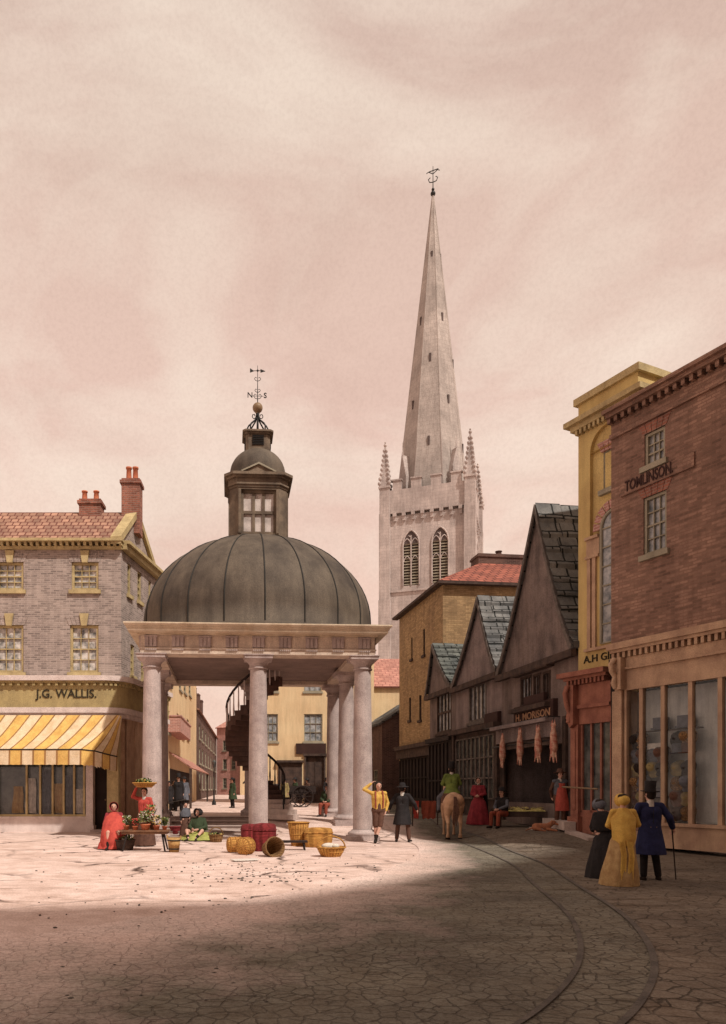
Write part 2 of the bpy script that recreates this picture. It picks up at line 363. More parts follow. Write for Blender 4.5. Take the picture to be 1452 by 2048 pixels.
def lettering(text, size, parent, mat, L, u, y, z, ext=.012, name='lettering', width=None, align='CENTER', rx=PI/2):
    cu = bpy.data.curves.new(name, 'FONT'); cu.body = text; cu.size = size; cu.extrude = ext; cu.align_x = align; cu.align_y = 'CENTER'
    cu.materials.append(M[mat]); cu.resolution_u = 3; cu.offset = size*.012
    t = bpy.data.objects.new('tmp_text', cu); COL.objects.link(t); bpy.context.view_layer.update()
    me = bpy.data.meshes.new_from_object(t.evaluated_get(bpy.context.evaluated_depsgraph_get())); bpy.data.objects.remove(t); bpy.data.curves.remove(cu)
    xs_ = [v.co.x for v in me.vertices]; wd = max(xs_)-min(xs_)
    if width:
        for v in me.vertices: v.co.x *= width/max(wd, .01)
    me.materials.clear(); me.materials.append(M[mat]); me.name = name
    o = bpy.data.objects.new(name, me); COL.objects.link(o); o.parent = parent
    o.matrix_local = L @ Matrix.Translation((u, y, z)) @ Matrix.Rotation(rx, 4, 'X')
    return o
def window(parent, h, L=None, cols=3, rows=4, frame='trimyel', glass='glass', depth=.13, fw=.055, bar=.024, sill=.08, head=None, key=None, y=0, headmat='brickred', barmat=None, meeting=True, name='window', extra=.09):
    a, b, c, d = h[:4]; L = L or Matrix(); m = MB(L); y1 = y+depth
    m.box(a, a+fw, y1-.06, y1+.04, c, d); m.box(b-fw, b, y1-.06, y1+.04, c, d); m.box(a+fw, b-fw, y1-.06, y1+.04, d-fw, d); m.box(a+fw, b-fw, y1-.06, y1+.04, c, c+fw)
    for i in range(1, cols):
        x = a+fw+(b-a-2*fw)*i/cols; m.box(x-bar/2, x+bar/2, y1-.025, y1+.02, c+fw, d-fw)
    for j in range(1, rows):
        z = c+fw+(d-c-2*fw)*j/rows; t = bar*(1.8 if meeting and j == rows//2 else 1)
        m.box(a+fw, b-fw, y1-.032, y1+.022, z-t/2, z+t/2)
    w = m.build(name, frame, parent)
    g = MB(L); g.face([(a, y1+.03, c), (b, y1+.03, c), (b, y1+.03, d), (a, y1+.03, d)]); g.build('pane', glass, w)
    if sill:
        g = MB(L); g.box(a-extra, b+extra, y-.09, y+.1, c-.14, c-.002); g.build('sill', frame, w)
    if head:
        g = MB(L); n = max(5, int((b-a)/.13)); hh = head
        for i in range(n):
            t0, t1 = i/n, (i+1)/n; k = .14
            x0, x1 = a-.05+(b-a+.1)*t0, a-.05+(b-a+.1)*t1; X0, X1 = a-.05-k+(b-a+.1+2*k)*t0, a-.05-k+(b-a+.1+2*k)*t1; e = .008
            g.prof([(x0+e, d), (x1-e, d), (X1-e, d+hh), (X0+e, d+hh)], y-.015, y+.05)
        g.build('lintel', headmat, w)
    if key:
        g = MB(L); x = (a+b)/2; g.prof([(x-.1, d-.03), (x+.1, d-.03), (x+.17, d+.42), (x-.17, d+.42)], y-.07, y+.04); g.build('keystone', frame, w)
    return w
# ------------------------------------------------------------------ camera, sun, sky
cam = bpy.data.cameras.new('camera'); co = bpy.data.objects.new('camera', cam); COL.objects.link(co); SC.camera = co
co.location = (0, 0, H); co.rotation_euler = (PI/2, 0, 0); cam.sensor_fit = 'VERTICAL'; cam.sensor_height = 36; cam.lens = 36*F/2048
cam.shift_x = (726-CX)/2048; cam.shift_y = (CY-1024)/2048; cam.clip_end = 3000; cam.clip_start = .1
SC.view_settings.view_transform = 'Standard'; SC.view_settings.look = 'None'; SC.view_settings.exposure = 0
SC.render.resolution_x = 726; SC.render.resolution_y = 1024
SUN_EL, SUN_H = rad(52), Vector((.66, -.75))
to_sun = Vector((SUN_H.x*cos(SUN_EL), SUN_H.y*cos(SUN_EL), sin(SUN_EL)*SUN_H.length)).normalized()
sd = bpy.data.lights.new('sun', 'SUN'); sd.energy = 3.9; sd.angle = rad(1.3); sd.color = (1, .93, .84)
so = bpy.data.objects.new('sun', sd); COL.objects.link(so); so.rotation_euler = to_sun.to_track_quat('Z', 'Y').to_euler()
w = bpy.data.worlds.new('World'); SC.world = w; w.use_nodes = True
nt = w.node_tree; N = nt.nodes; L = nt.links; N.clear()
wo = N.new('ShaderNodeOutputWorld'); bg = N.new('ShaderNodeBackground'); L.new(bg.outputs[0], wo.inputs[0])
sky = N.new('ShaderNodeTexSky'); sky.sky_type = 'NISHITA'; sky.sun_disc = False; sky.sun_elevation = SUN_EL; sky.sun_rotation = math.atan2(to_sun.x, to_sun.y)
tc = N.new('ShaderNodeTexCoord')
def vmul(v, s):
    m = N.new('ShaderNodeMapping'); m.inputs['Scale'].default_value = s; L.new(v, m.inputs[0]); return m.outputs[0]
def wn(sc, det, r, vec, dist=0):
    n = N.new('ShaderNodeTexNoise'); n.inputs['Scale'].default_value = sc; n.inputs['Detail'].default_value = det; n.inputs['Roughness'].default_value = r
    n.inputs['Distortion'].default_value = dist; L.new(vec, n.inputs['Vector']); return n.outputs['Fac']
def wr(f, stops):
    r = N.new('ShaderNodeValToRGB'); e = r.color_ramp.elements; e[0].position, e[0].color = stops[0]; e[1].position, e[1].color = stops[-1]
    for p, c in stops[1:-1]: x = e.new(p); x.color = c
    L.new(f, r.inputs[0]); return r.outputs[0]
def wm(mode, fac, a, b):
    x = N.new('ShaderNodeMix'); x.data_type = 'RGBA'; x.blend_type = mode
    if isinstance(fac, float): x.inputs[0].default_value = fac
    else: L.new(fac, x.inputs[0])
    for i, v in ((6, a), (7, b)):
        if isinstance(v, tuple): x.inputs[i].default_value = v
        else: L.new(v, x.inputs[i])
    return x.outputs[2]
sx = N.new('ShaderNodeSeparateXYZ'); L.new(tc.outputs['Generated'], sx.inputs[0])
grad = wr(sx.outputs[2], [(0.0, S(255, 220, 200)), (.2, S(254, 218, 198)), (.4, S(245, 210, 193)), (.62, S(232, 201, 184)), (1.0, S(208, 188, 176))])
v1 = vmul(tc.outputs['Generated'], (1, 1, 1.9))
big = wr(wn(2.3, 8, .56, v1, .7), [(.46, (0, 0, 0, 1)), (.53, (.5, .5, .5, 1)), (.64, (1, 1, 1, 1))])
col = wm('MIX', big, wm('MULTIPLY', 1.0, grad, (.95, .945, .95, 1)), wm('MIX', .5, grad, S(255, 240, 222)))
dark = wr(wn(3.4, 7, .6, vmul(tc.outputs['Generated'], (1.2, 1, 2.6)), .5), [(.44, (1, 1, 1, 1)), (.66, (.92, .9, .895, 1))])
col = wm('MULTIPLY', .9, col, dark)
col = wm('MULTIPLY', .5, col, wr(wn(260, 2, .7, tc.outputs['Generated']), [(.3, (.88, .87, .87, 1)), (.6, (1, 1, 1, 1))]))
nis = wm('MULTIPLY', 1.0, sky.outputs[0], (.1, .1, .1, 1))
col = wm('MIX', .975, nis, col); L.new(col, bg.inputs[0]); bg.inputs[1].default_value = 1.0

# ------------------------------------------------------------------ ground
def ground_mat(name, base, alt, crack, cs, csw, setts=False, blend=None):
    m = bpy.data.materials.new(name); m.use_nodes = True; nt = m.node_tree; N = nt.nodes; L = nt.links; N.clear()
    out = N.new('ShaderNodeOutputMaterial'); bs = N.new('ShaderNodeBsdfPrincipled'); L.new(bs.outputs[0], out.inputs[0]); bs.inputs['Roughness'].default_value = .95; bs.inputs['Specular IOR Level'].default_value = .15
    tc = N.new('ShaderNodeTexCoord'); co = tc.outputs['Object']
    def nz(sc, d=5, r=.6, v=None, ds=0):
        n = N.new('ShaderNodeTexNoise'); n.inputs['Scale'].default_value = sc; n.inputs['Detail'].default_value = d; n.inputs['Roughness'].default_value = r; n.inputs['Distortion'].default_value = ds; L.new(v or co, n.inputs['Vector']); return n
    def rp(f, a, ca, b, cb):
        r = N.new('ShaderNodeValToRGB'); r.color_ramp.elements[0].position = a; r.color_ramp.elements[0].color = ca; r.color_ramp.elements[1].position = b; r.color_ramp.elements[1].color = cb; L.new(f, r.inputs[0]); return r.outputs[0]
    def mx(mode, fac, a, b):
        x = N.new('ShaderNodeMix'); x.data_type = 'RGBA'; x.blend_type = mode
        if isinstance(fac, float): x.inputs[0].default_value = fac
        else: L.new(fac, x.inputs[0])
        for i, v in ((6, a), (7, b)):
            if isinstance(v, tuple): x.inputs[i].default_value = v
            else: L.new(v, x.inputs[i])
        return x.outputs[2]
    col = rp(nz(.45).outputs['Fac'], .35, alt, .6, base)
    col = mx('MULTIPLY', .6, col, rp(nz(2.2, 6, .7).outputs['Fac'], .4, (.68, .62, .58, 1), .58, (1, 1, 1, 1)))
    # warped stone joints
    sb = N.new('ShaderNodeVectorMath'); sb.operation = 'SCALE'; sb.inputs['Scale'].default_value = .9 if not setts else .12; L.new(nz(1.1 if not setts else 3, 4).outputs['Color'], sb.inputs[0])
    ad = N.new('ShaderNodeVectorMath'); ad.operation = 'ADD'; L.new(co, ad.inputs[0]); L.new(sb.outputs[0], ad.inputs[1])
    vo = N.new('ShaderNodeTexVoronoi'); vo.feature = 'DISTANCE_TO_EDGE'; vo.inputs['Scale'].default_value = cs; L.new(ad.outputs[0], vo.inputs['Vector'])
    edge = rp(vo.outputs['Distance'], csw*.2, (1, 1, 1, 1), csw, (0, 0, 0, 1))
    mask = rp(nz(.55, 4).outputs['Fac'], .46, (.05, .05, .05, 1), .6, (1, 1, 1, 1)) if not setts else rp(nz(.8, 4).outputs['Fac'], .3, (.35, .35, .35, 1), .6, (1, 1, 1, 1))
    mm = N.new('ShaderNodeMath'); mm.operation = 'MULTIPLY'; L.new(edge, mm.inputs[0]); L.new(mask, mm.inputs[1])
    col = mx('MIX', mm.outputs[0], col, crack)
    # worn tracks and scuffs running across
    mp = N.new('ShaderNodeMapping'); mp.inputs['Scale'].default_value = (.35, 1.6, 1); mp.inputs['Rotation'].default_value = (0, 0, rad(-14)); L.new(co, mp.inputs[0])
    col = mx('MULTIPLY', .8, col, rp(nz(1.6, 7, .7, mp.outputs[0], 1.2).outputs['Fac'], .33, (.48, .42, .38, 1), .46, (1, 1, 1, 1)))
    col = mx('MULTIPLY', 1.0, col, rp(nz(38, 3, .75).outputs['Fac'], .36, (.66, .62, .6, 1), .58, (1, 1, 1, 1)))
    if blend:
        sp_ = N.new('ShaderNodeSeparateXYZ'); L.new(tc.outputs['UV'], sp_.inputs[0]); ad2 = N.new('ShaderNodeMath'); ad2.operation = 'MULTIPLY_ADD'; L.new(nz(.9, 5).outputs['Fac'], ad2.inputs[0]); ad2.inputs[1].default_value = .9; L.new(sp_.outputs[1], ad2.inputs[2])
        g2 = mx('MULTIPLY', 1.0, rp(nz(.45).outputs['Fac'], .35, blend[1], .6, blend[0]), rp(nz(38, 3, .75).outputs['Fac'], .36, (.66, .62, .6, 1), .58, (1, 1, 1, 1)))
        col = mx('MIX', rp(ad2.outputs[0], .5, (0, 0, 0, 1), 1.1, (1, 1, 1, 1)), g2, col)
    L.new(col, bs.inputs['Base Color'])
    b = N.new('ShaderNodeBump'); b.inputs['Strength'].default_value = .5; b.inputs['Distance'].default_value = .03; L.new(nz(9, 6, .7).outputs['Fac'], b.inputs['Height'])
    b2 = N.new('ShaderNodeBump'); b2.invert = True; b2.inputs['Strength'].default_value = .7; b2.inputs['Distance'].default_value = .03; L.new(mm.outputs[0], b2.inputs['Height']); L.new(b.outputs[0], b2.inputs['Normal'])
    L.new(b2.outputs[0], bs.inputs['Normal']); return m
M['ground'] = ground_mat('worn_pink_flags', S(240, 216, 206), S(224, 198, 186), S(96, 76, 68), .42, .035)
M['road_and_shade'] = ground_mat('shade_toned_road_setts', S(140, 134, 120), S(110, 105, 96), S(100, 94, 85), 6.5, .06, True, blend=(S(240, 216, 206), S(224, 198, 186)))  # road setts, with foreground shade also painted into their darker colour
M['pave'] = ground_mat('brown_pavement', S(142, 130, 116), S(110, 100, 90), S(88, 80, 71), 4.5, .05, True)
xs = [-400, -200, -100, -60, -40, -30, -24, -20]+[-17+.5*i for i in range(14)]+[-10+.25*i for i in range(84)]+[11+.5*i for i in range(12)]+[18, 22, 28, 40, 60, 100, 200, 400]
ys = [-60, -20, -8, 0]+[2+.5*i for i in range(36)]+[20+.25*i for i in range(64)]+[36+i for i in range(14)]+[52, 56, 60, 70, 80, 90, 110, 140, 200, 400, 900]
def in_steps(x, y): return -3.55 < x < -.75 and 23.7 < y < 28.9
g = MB(); g.grid([[(x, y, ground_z(x, y)-(.2 if in_steps(x, y) else 0)) for y in ys] for x in xs], smooth=True, flip=False, uvs=lambda i, j: (xs[min(i, len(xs)-1)], ys[min(j, len(ys)-1)]))
struct(g.build('ground', 'ground', weld=False))
def strip(name, mat, left, right, dz, nt_=120, nw=10):
    def ev(P, t):
        t *= len(P)-1; i = min(int(t), len(P)-2); f = t-i
        p = [Vector(P[max(0, min(len(P)-1, k))]) for k in (i-1, i, i+1, i+2)]
        return .5*((2*p[1])+(-p[0]+p[2])*f+(2*p[0]-5*p[1]+4*p[2]-p[3])*f*f+(-p[0]+3*p[1]-3*p[2]+p[3])*f**3)
    m = MB(); P = []
    for i in range(nt_+1):
        a, b = ev(left, i/nt_), ev(right, i/nt_); P.append([(*(a+(b-a)*j/nw), 0) for j in range(nw+1)])
    P = [[(x, y, ground_z(x, y)+dz) for x, y, _ in r] for r in P]
    m.grid(P, smooth=True, flip=False, uvs=lambda i, j: (i/nt_, j/nw)); o = m.build(name, mat); struct(o); return o
gut = [(5.9, 48), (6.2, 36), (6.45, 30), (6.3, 24), (6.1, 20.5), (5.7, 16), (5.0, 12.5), (4.2, 8.8), (3.0, 6), (1.2, 4), (-2, 2.4)]
lft = [(3.6, 48), (3.7, 36), (3.8, 30), (4.0, 25), (3.9, 20.5), (2.9, 16.5), (1.2, 13), (-.6, 10.5), (-2.5, 8.3), (-5, 5.6), (-8, 2.4)]  # left edge drawn out so the dark colour covers the foreground shade
strip('road_and_shade', 'road_and_shade', [(a-.25 if False else a, b) for a, b in lft], gut, .014)
far = [(8.6, 48), (8.6, 36), (8.75, 30), (9.0, 25), (9.9, 20.5), (11.4, 16), (12.6, 12.5), (13, 8.8), (13, 6), (13, 4), (13, 2.4)]
strip('pavement', 'pave', gut, far, .02)
M['gutter'] = mk('gutter_stone', S(112, 102, 92), S(84, 76, 70), stains=0, scale=3)
strip('gutter', 'gutter', [(x-.035, y) for x, y in gut], [(x+.035, y) for x, y in gut], .03, 160, 2)
strip('gutter', 'gutter', [(x-.72, y) for x, y in gut], [(x-.66, y) for x, y in gut], .03, 160, 2)
rs = random.Random(11); m = MB()
for i in range(520):
    if i < 200: q = G(rs.gauss(520, 110), rs.uniform(1722, 1765))
    else: q = G(rs.uniform(60, 1250), rs.uniform(1690, 2030))
    r_ = rs.uniform(.006, .02); m.ball((q.x, q.y, q.z+r_*.5), r_, 6, sx=rs.uniform(.8, 1.8), sy=rs.uniform(.8, 1.6), sz=.7)
o = m.build('gravel', 'gutter'); o['kind'] = 'stuff'
# a low stone kerb beside the butcher's pavement
k = MB(); pts = [G(1095, 1658), G(1140, 1668), G(1188, 1683)]
for a, b in zip(pts[:-1], pts[1:]):
    d = (b-a).normalized(); n = Vector((d.y, -d.x, 0))*.16
    if n.y > 0: n = -n
    k.slab([a+n+Vector((0, 0, .1)), b+n+Vector((0, 0, .1)), b-n+Vector((0, 0, .1)), a-n+Vector((0, 0, .1))], .25)
tag(k.build('kerb_stone', 'stonefloor'), 'low pale stone kerb at the foot of the red shop front', 'kerb')

# ------------------------------------------------------------------ the market cross
def steps_flight():
    e = empty('stone_steps', (0, 0, 0), 0, 'broad flight of shallow pale stone steps under the domed market cross', 'steps')
    for i in range(5):
        m = MB(); m.box(-3.7-.06*i, -.9+.16*i, 23.6+1.1*i, 23.6+1.1*(i+1)-.004, .11*(i+1)-.26, .11*(i+1)+(.012 if i == 4 else 0)); m.build('step', 'stonefloor', e)
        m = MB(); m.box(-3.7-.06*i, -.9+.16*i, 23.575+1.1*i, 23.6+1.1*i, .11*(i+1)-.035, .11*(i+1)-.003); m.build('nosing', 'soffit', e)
    return e
steps_flight()
XO = Vector((-.52, 23.3)); xrot = math.atan2(.06, 1)
cross = empty('market_cross', (XO.x, XO.y, 0), xrot, 'domed open market cross on pale Doric columns with a glazed lantern', 'market cross')
HW = 3.27                                            # half the column spacing of the square
def world_of(x, y): return (Matrix.Translation((XO.x, XO.y, 0)) @ Matrix.Rotation(xrot, 4, 'Z')) @ Vector((x, y, 0))
first = None
def column(x, y):
    w_ = world_of(x, y); zb = ground_z(w_.x, w_.y)
    if x < -.5 and y > 1: zb = max(zb, .45)
    if x < 1 and 0.5 > y and x > -1: zb = 0
    c = MB(); hh = 5.72
    R0 = .3
    c.lathe([(R0, zb+.32), (R0*1.0, 1.6), (R0*.97, 3.0), (R0*.9, 4.4), (R0*.84, hh-.42), (R0*.84, hh-.4)], 32, (x, y, 0)); o = c.build('column', 'stone', cross)
    b = MB(); b.box(x-.46, x+.46, y-.46, y+.46, zb-.3, zb+.14); b.lathe([(.44, zb+.14), (.46, zb+.18), (.46, zb+.22), (.43, zb+.26), (.36, zb+.28), (.345, zb+.32), (.32, zb+.33)], 32, (x, y, 0)); b.build('base', 'stone', o)
    b = MB(); b.lathe([(.27, hh-.42), (.3, hh-.41), (.3, hh-.37), (.275, hh-.36), (.275, hh-.26), (.3, hh-.25), (.31, hh-.22), (.34, hh-.2), (.4, hh-.13), (.41, hh-.12)], 32, (x, y, 0))
    b.box(x-.43, x+.43, y-.43, y+.43, hh-.12, hh-.03); b.box(x-.46, x+.46, y-.46, y+.46, hh-.03, hh); b.build('capital', 'stone', o)
for x, y in ((-HW, 0), (0, 0), (HW, 0), (HW, HW), (HW, 2*HW), (0, 2*HW), (-HW-.33, 2*HW), (-HW-.15, HW)): column(x, y)
# entablature rings, built as four mitred sides
def ring(name, mat, half, inner, z0, z1, par, mi=0):
    m = MB(); cy = HW
    o = [(-half, cy-half), (half, cy-half), (half, cy+half), (-half, cy+half)]; i_ = [(-inner, cy-inner), (inner, cy-inner), (inner, cy+inner), (-inner, cy+inner)]
    for k in range(4):
        a, b, c, d = o[k], o[(k+1) % 4], i_[(k+1) % 4], i_[k]
        m.face([(*a, z0), (*b, z0), (*b, z1), (*a, z1)]); m.face([(*d, z0), (*d, z1), (*c, z1), (*c, z0)])
        m.face([(*a, z1), (*b, z1), (*c, z1), (*d, z1)]); m.face([(*a, z0), (*d, z0), (*c, z0), (*b, z0)])
    return m.build(name, mat, par)
hf = HW+.33
arch = ring('architrave', 'stone_frieze', hf, HW-.33, 5.72, 5.86, cross); ring('band', 'stone_frieze', hf+.035, hf-.05, 5.862, 5.905, arch)
fr = ring('frieze', 'stone_frieze', hf-.01, HW-.33, 5.907, 6.28, cross)
def sidesM(k): return Matrix.Translation((0, HW, 0)) @ Matrix.Rotation(k*PI/2, 4, 'Z') @ Matrix.Translation((0, -hf+.01, 0))
for k in range(4):
    for i in range(9):
        x = -HW+2*HW*i/8; t = MB(sidesM(k))
        for q in (-1, 0, 1): t.prof([(x+q*.12-.042, 5.93), (x+q*.12+.042, 5.93), (x+q*.12+.042, 6.22), (x+q*.12-.042, 6.22)], -.055, .0)
        t.box(x-.19, x+.19, -.028, .0, 5.93, 6.22); t.box(x-.2, x+.2, -.07, 0, 6.222, 6.27)
        for q in range(6): t.box(x-.17+q*.06, x-.17+q*.06+.035, -.06, -.03, 5.82, 5.86)
        t.build('triglyph', 'stone', fr)
cn = MB()
profc = [(hf, 6.28), (hf+.07, 6.29), (hf+.07, 6.33), (hf+.34, 6.36), (hf+.34, 6.44), (hf+.38, 6.45), (hf+.38, 6.49), (hf+.42, 6.51), (hf+.45, 6.545), (hf+.45, 6.585)]
cyy = HW
for k in range(4):
    dirs = [(-1, -1), (1, -1), (1, 1), (-1, 1)]; a, b = dirs[k], dirs[(k+1) % 4]
    for (r0, z0), (r1, z1) in zip(profc[:-1], profc[1:]):
        cn.face([(a[0]*r0, cyy+a[1]*r0, z0), (b[0]*r0, cyy+b[1]*r0, z0), (b[0]*r1, cyy+b[1]*r1, z1), (a[0]*r1, cyy+a[1]*r1, z1)])
r = hf+.45; cn.face([(-r, cyy-r, 6.585), (r, cyy-r, 6.585), (r, cyy+r, 6.585), (-r, cyy+r, 6.585)])
cor = cn.build('cornice', 'stone_cornice', cross)
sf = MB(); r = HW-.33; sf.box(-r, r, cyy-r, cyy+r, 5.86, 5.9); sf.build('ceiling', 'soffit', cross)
DR, DZ0, DZH = 3.98, 7.3, 3.05
dome = MB(); pr = [(DR+.06, 6.585), (DR+.06, 6.66), (DR, 6.68), (DR, DZ0)]+[(DR*cos(t), DZ0+DZH*sin(t)) for t in [PI/2*i/22 for i in range(1, 23)]]
pr[-1] = (.05, DZ0+DZH); dome.lathe(pr, 80, (0, cyy, 0)); dm = dome.build('dome', 'lead', cross)
for i in range(20):
    a = 2*PI*i/20-PI/2+.02; m = MB(); pts = [(DR*cos(a), cyy+DR*sin(a), 6.7)]+[(DR*1.002*cos(t)*cos(a), cyy+DR*1.002*cos(t)*sin(a), DZ0+DZH*1.002*sin(t)) for t in [PI/2*j/16 for j in range(0, 16)]]
    m.tube(pts, .022, 5); m.build('rib', 'leadseam', dm)
# lantern
lan = MB(); c0, hl, ch = (0, cyy), .98, .28
def octo(h_, c_): return [(-h_+c_, cyy-h_), (h_-c_, cyy-h_), (h_, cyy-h_+c_), (h_, cyy+h_-c_), (h_-c_, cyy+h_), (-h_+c_, cyy+h_), (-h_, cyy+h_-c_), (-h_, cyy-h_+c_)]
lan.extr(octo(1.1, .33), 9.8, 10.2); lan.extr(octo(1.04, .32), 10.2, 10.26)
zb0, zt0, ww = 10.32, 11.83, .6
for k in range(4):    # four glazed faces with a wide opening
    Lk = Matrix.Translation((0, cyy, 0)) @ Matrix.Rotation(k*PI/2, 4, 'Z') @ Matrix.Translation((0, -hl, 0)); lan.M = Lk
    lan.wall(-hl+ch, hl-ch, 10.26, 11.9, [(-ww, ww, zb0, zt0)], th=.2); lan.prof([(-.82, 12.32), (.82, 12.32), (.0, 12.32)], -.01, .01) if False else None
    P = [(hl-ch, 0), (hl, ch)]
    lan.face([(hl-ch, 0, 10.26), (hl, ch, 10.26), (hl, ch, 11.9), (hl-ch, 0, 11.9)])
    lan.box(-ww-.09, -ww, -.05, .02, zb0, zt0); lan.box(ww, ww+.09, -.05, .02, zb0, zt0)
lan.M = Matrix(); lo = lan.build('lantern', 'lanwood', cross)
for k in range(4):
    Lk = Matrix.Translation((0, cyy, 0)) @ Matrix.Rotation(k*PI/2, 4, 'Z') @ Matrix.Translation((0, -hl, 0))
    window(lo, (-ww, ww, zb0, zt0), Lk, 3, 2, 'lanwood', 'glasslan', depth=.14, fw=.09, bar=.1, sill=False, meeting=False)
    m = MB(Lk); m.prof([(-.5, 12.36), (.5, 12.36), (0, 12.62)], -.14, .5); m.build('pediment', 'lanwood', lo)
    m = MB(Lk)
    for sgn in (-1, 1): m.prof([(sgn*.56, 12.36), (0, 12.62), (0, 12.68), (sgn*.62, 12.38)][::sgn], -.2, .5)
    m.build('raking_moulding', 'trimstone' if False else 'sashgrey', lo)
m = MB()
for (h_, z0, z1) in ((1.01, 11.9, 11.98), (1.05, 11.98, 12.04), (1.03, 12.04, 12.2), (1.1, 12.2, 12.27), (1.18, 12.27, 12.36)): m.extr(octo(h_, .3), z0, z1)
m.build('lantern_cornice', 'lanwood', lo)
m = MB(); m.lathe([(.98, 12.36), (.98, 12.72)]+[(.98*cos(t), 12.72+.86*sin(t)) for t in [PI/2*i/12 for i in range(1, 12)]]+[(.05, 13.58)], 40, (0, cyy, 0)); m.build('lantern_dome', 'lead', lo)
m = MB(); m.extr(octo(.43, .1), 13.4, 13.98); m.extr(octo(.47, .1), 13.98, 14.04); m.extr(octo(.54, .1), 14.04, 14.1); lb = m.build('louvre_box', 'lanwood', lo)
for k in range(4):
    Lk = Matrix.Translation((0, cyy, 0)) @ Matrix.Rotation(k*PI/2, 4, 'Z') @ Matrix.Translation((0, -.43, 0)); m = MB(Lk)
    for j in range(6): m.box(-.2, .2, -.035, -.002, 13.6+.06*j, 13.63+.06*j)
    m.build('louvre', 'black', lb)
# wrought iron crown, ball and vane
zc = 14.1; m = MB()
for k in range(8):
    a = k*PI/4
    pts = [(r_*cos(a), cyy+r_*sin(a), zc+z_) for r_, z_ in ((.3, 0), (.36, .12), (.37, .24), (.31, .36), (.2, .46), (.1, .55), (.05, .68), (.03, .82))]; m.tube(pts, .028, 5)
    pts = [(r_*cos(a), cyy+r_*sin(a), zc+z_) for r_, z_ in ((.05, .02), (.1, .1), (.17, .16), (.2, .1), (.16, .05), (.12, .08))]; m.tube(pts, .018, 5)
for k in range(4):
    a = k*PI/2; pts = [(r_*cos(a), cyy+r_*sin(a), zc+z_) for r_, z_ in ((.03, .62), (.08, .64), (.15, .62), (.19, .68), (.17, .76), (.11, .77), (.1, .71))]; m.tube(pts, .016, 5)
m.cyl((0, cyy, zc), (0, cyy, zc+.85), .045, .03, 8); m.build('iron_crown', 'iron', cross)
m = MB(); m.ball((0, cyy, zc+1.0), .18, 20); m.lathe([(.03, .78), (.07, .8), (.07, .83), (.03, .86)], 12, (0, cyy, zc)); m.build('finial_ball', 'gilt', cross)
m = MB(); m.cyl((0, cyy, zc+1.15), (0, cyy, zc+2.5), .018, .008, 6)
for s_ in (-1, 1):
    for zz, k_ in ((1.32, 1), (1.55, .7), (1.95, .8)):
        m.tube([(s_*.02*k_, cyy, zc+zz), (s_*.1*k_, cyy, zc+zz+.03), (s_*.14*k_, cyy, zc+zz+.1*k_), (s_*.1*k_, cyy, zc+zz+.17*k_), (s_*.04*k_, cyy, zc+zz+.14*k_)], .011, 5)
for a in range(4):
    d = (cos(a*PI/2), sin(a*PI/2)); m.cyl((0, cyy, zc+1.42), (d[0]*.2, cyy+d[1]*.2, zc+1.42), .009, n=5)
m.tube([(-.27, cyy, zc+2.3), (.05, cyy, zc+2.32), (.26, cyy, zc+2.3)], .012, 5); m.prof([(-.27, zc+2.24), (-.12, zc+2.3), (-.27, zc+2.4)], cyy-.006, cyy+.006); m.prof([(.1, zc+2.25), (.28, zc+2.31), (.1, zc+2.38)], cyy-.006, cyy+.006)
m.ball((0, cyy, zc+2.32), .04, 8); vane = m.build('weathervane', 'iron', cross)
lettering('N', .26, vane, 'iron', Matrix(), -.27, cyy, zc+1.44); lettering('S', .26, vane, 'iron', Matrix(), .27, cyy, zc+1.44)

for o_ in cross.children:
    if o_.name.split('.')[0] in ('dome', 'lantern', 'lantern_dome', 'louvre_box', 'iron_crown', 'finial_ball', 'weathervane'): o_.location.x += .1
# spiral stair inside the cross
SXY = G(512, 1630); SXY = Vector((-.72, 27.75)); zb = .5; sp = empty('spiral_stair', (SXY.x, SXY.y, zb), 0, 'brown stone spiral stair with white balusters winding up inside the market cross', 'staircase')
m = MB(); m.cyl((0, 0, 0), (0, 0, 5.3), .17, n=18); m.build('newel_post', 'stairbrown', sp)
ns = 29; rail = []
for i in range(ns):
    a0 = rad(-35)+i*rad(12.6); a1 = a0+rad(14.5); z1 = (i+1)*.178; z0 = z1-.36 if i > 1 else 0; Ro = 1.12 if i > 3 else 1.12+.14*(4-i)
    m = MB(); arc = [(Ro*cos(a0+(a1-a0)*q/3), Ro*sin(a0+(a1-a0)*q/3)) for q in range(4)]; m.extr([(.12*cos(a0), .12*sin(a0))]+arc+[(.12*cos(a1), .12*sin(a1))], max(z0, z1-.34), z1)
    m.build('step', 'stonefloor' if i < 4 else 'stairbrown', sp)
    am = (a0+a1)/2; q = (1.07*cos(am), 1.07*sin(am), z1)
    if 1 <= i: rail.append((q[0], q[1], q[2]+.92))
m = MB(); m.tube(rail, .045, 7); hr = m.build('handrail', 'timberdark', sp)
for i, p in enumerate(rail):
    m = MB(); m.lathe([(.022, 0), (.034, .2), (.022, .45), (.02, .9)], 8, (p[0], p[1], p[2]-.93)); m.build('baluster', 'trimwhite' if i > 8 else 'iron', sp)

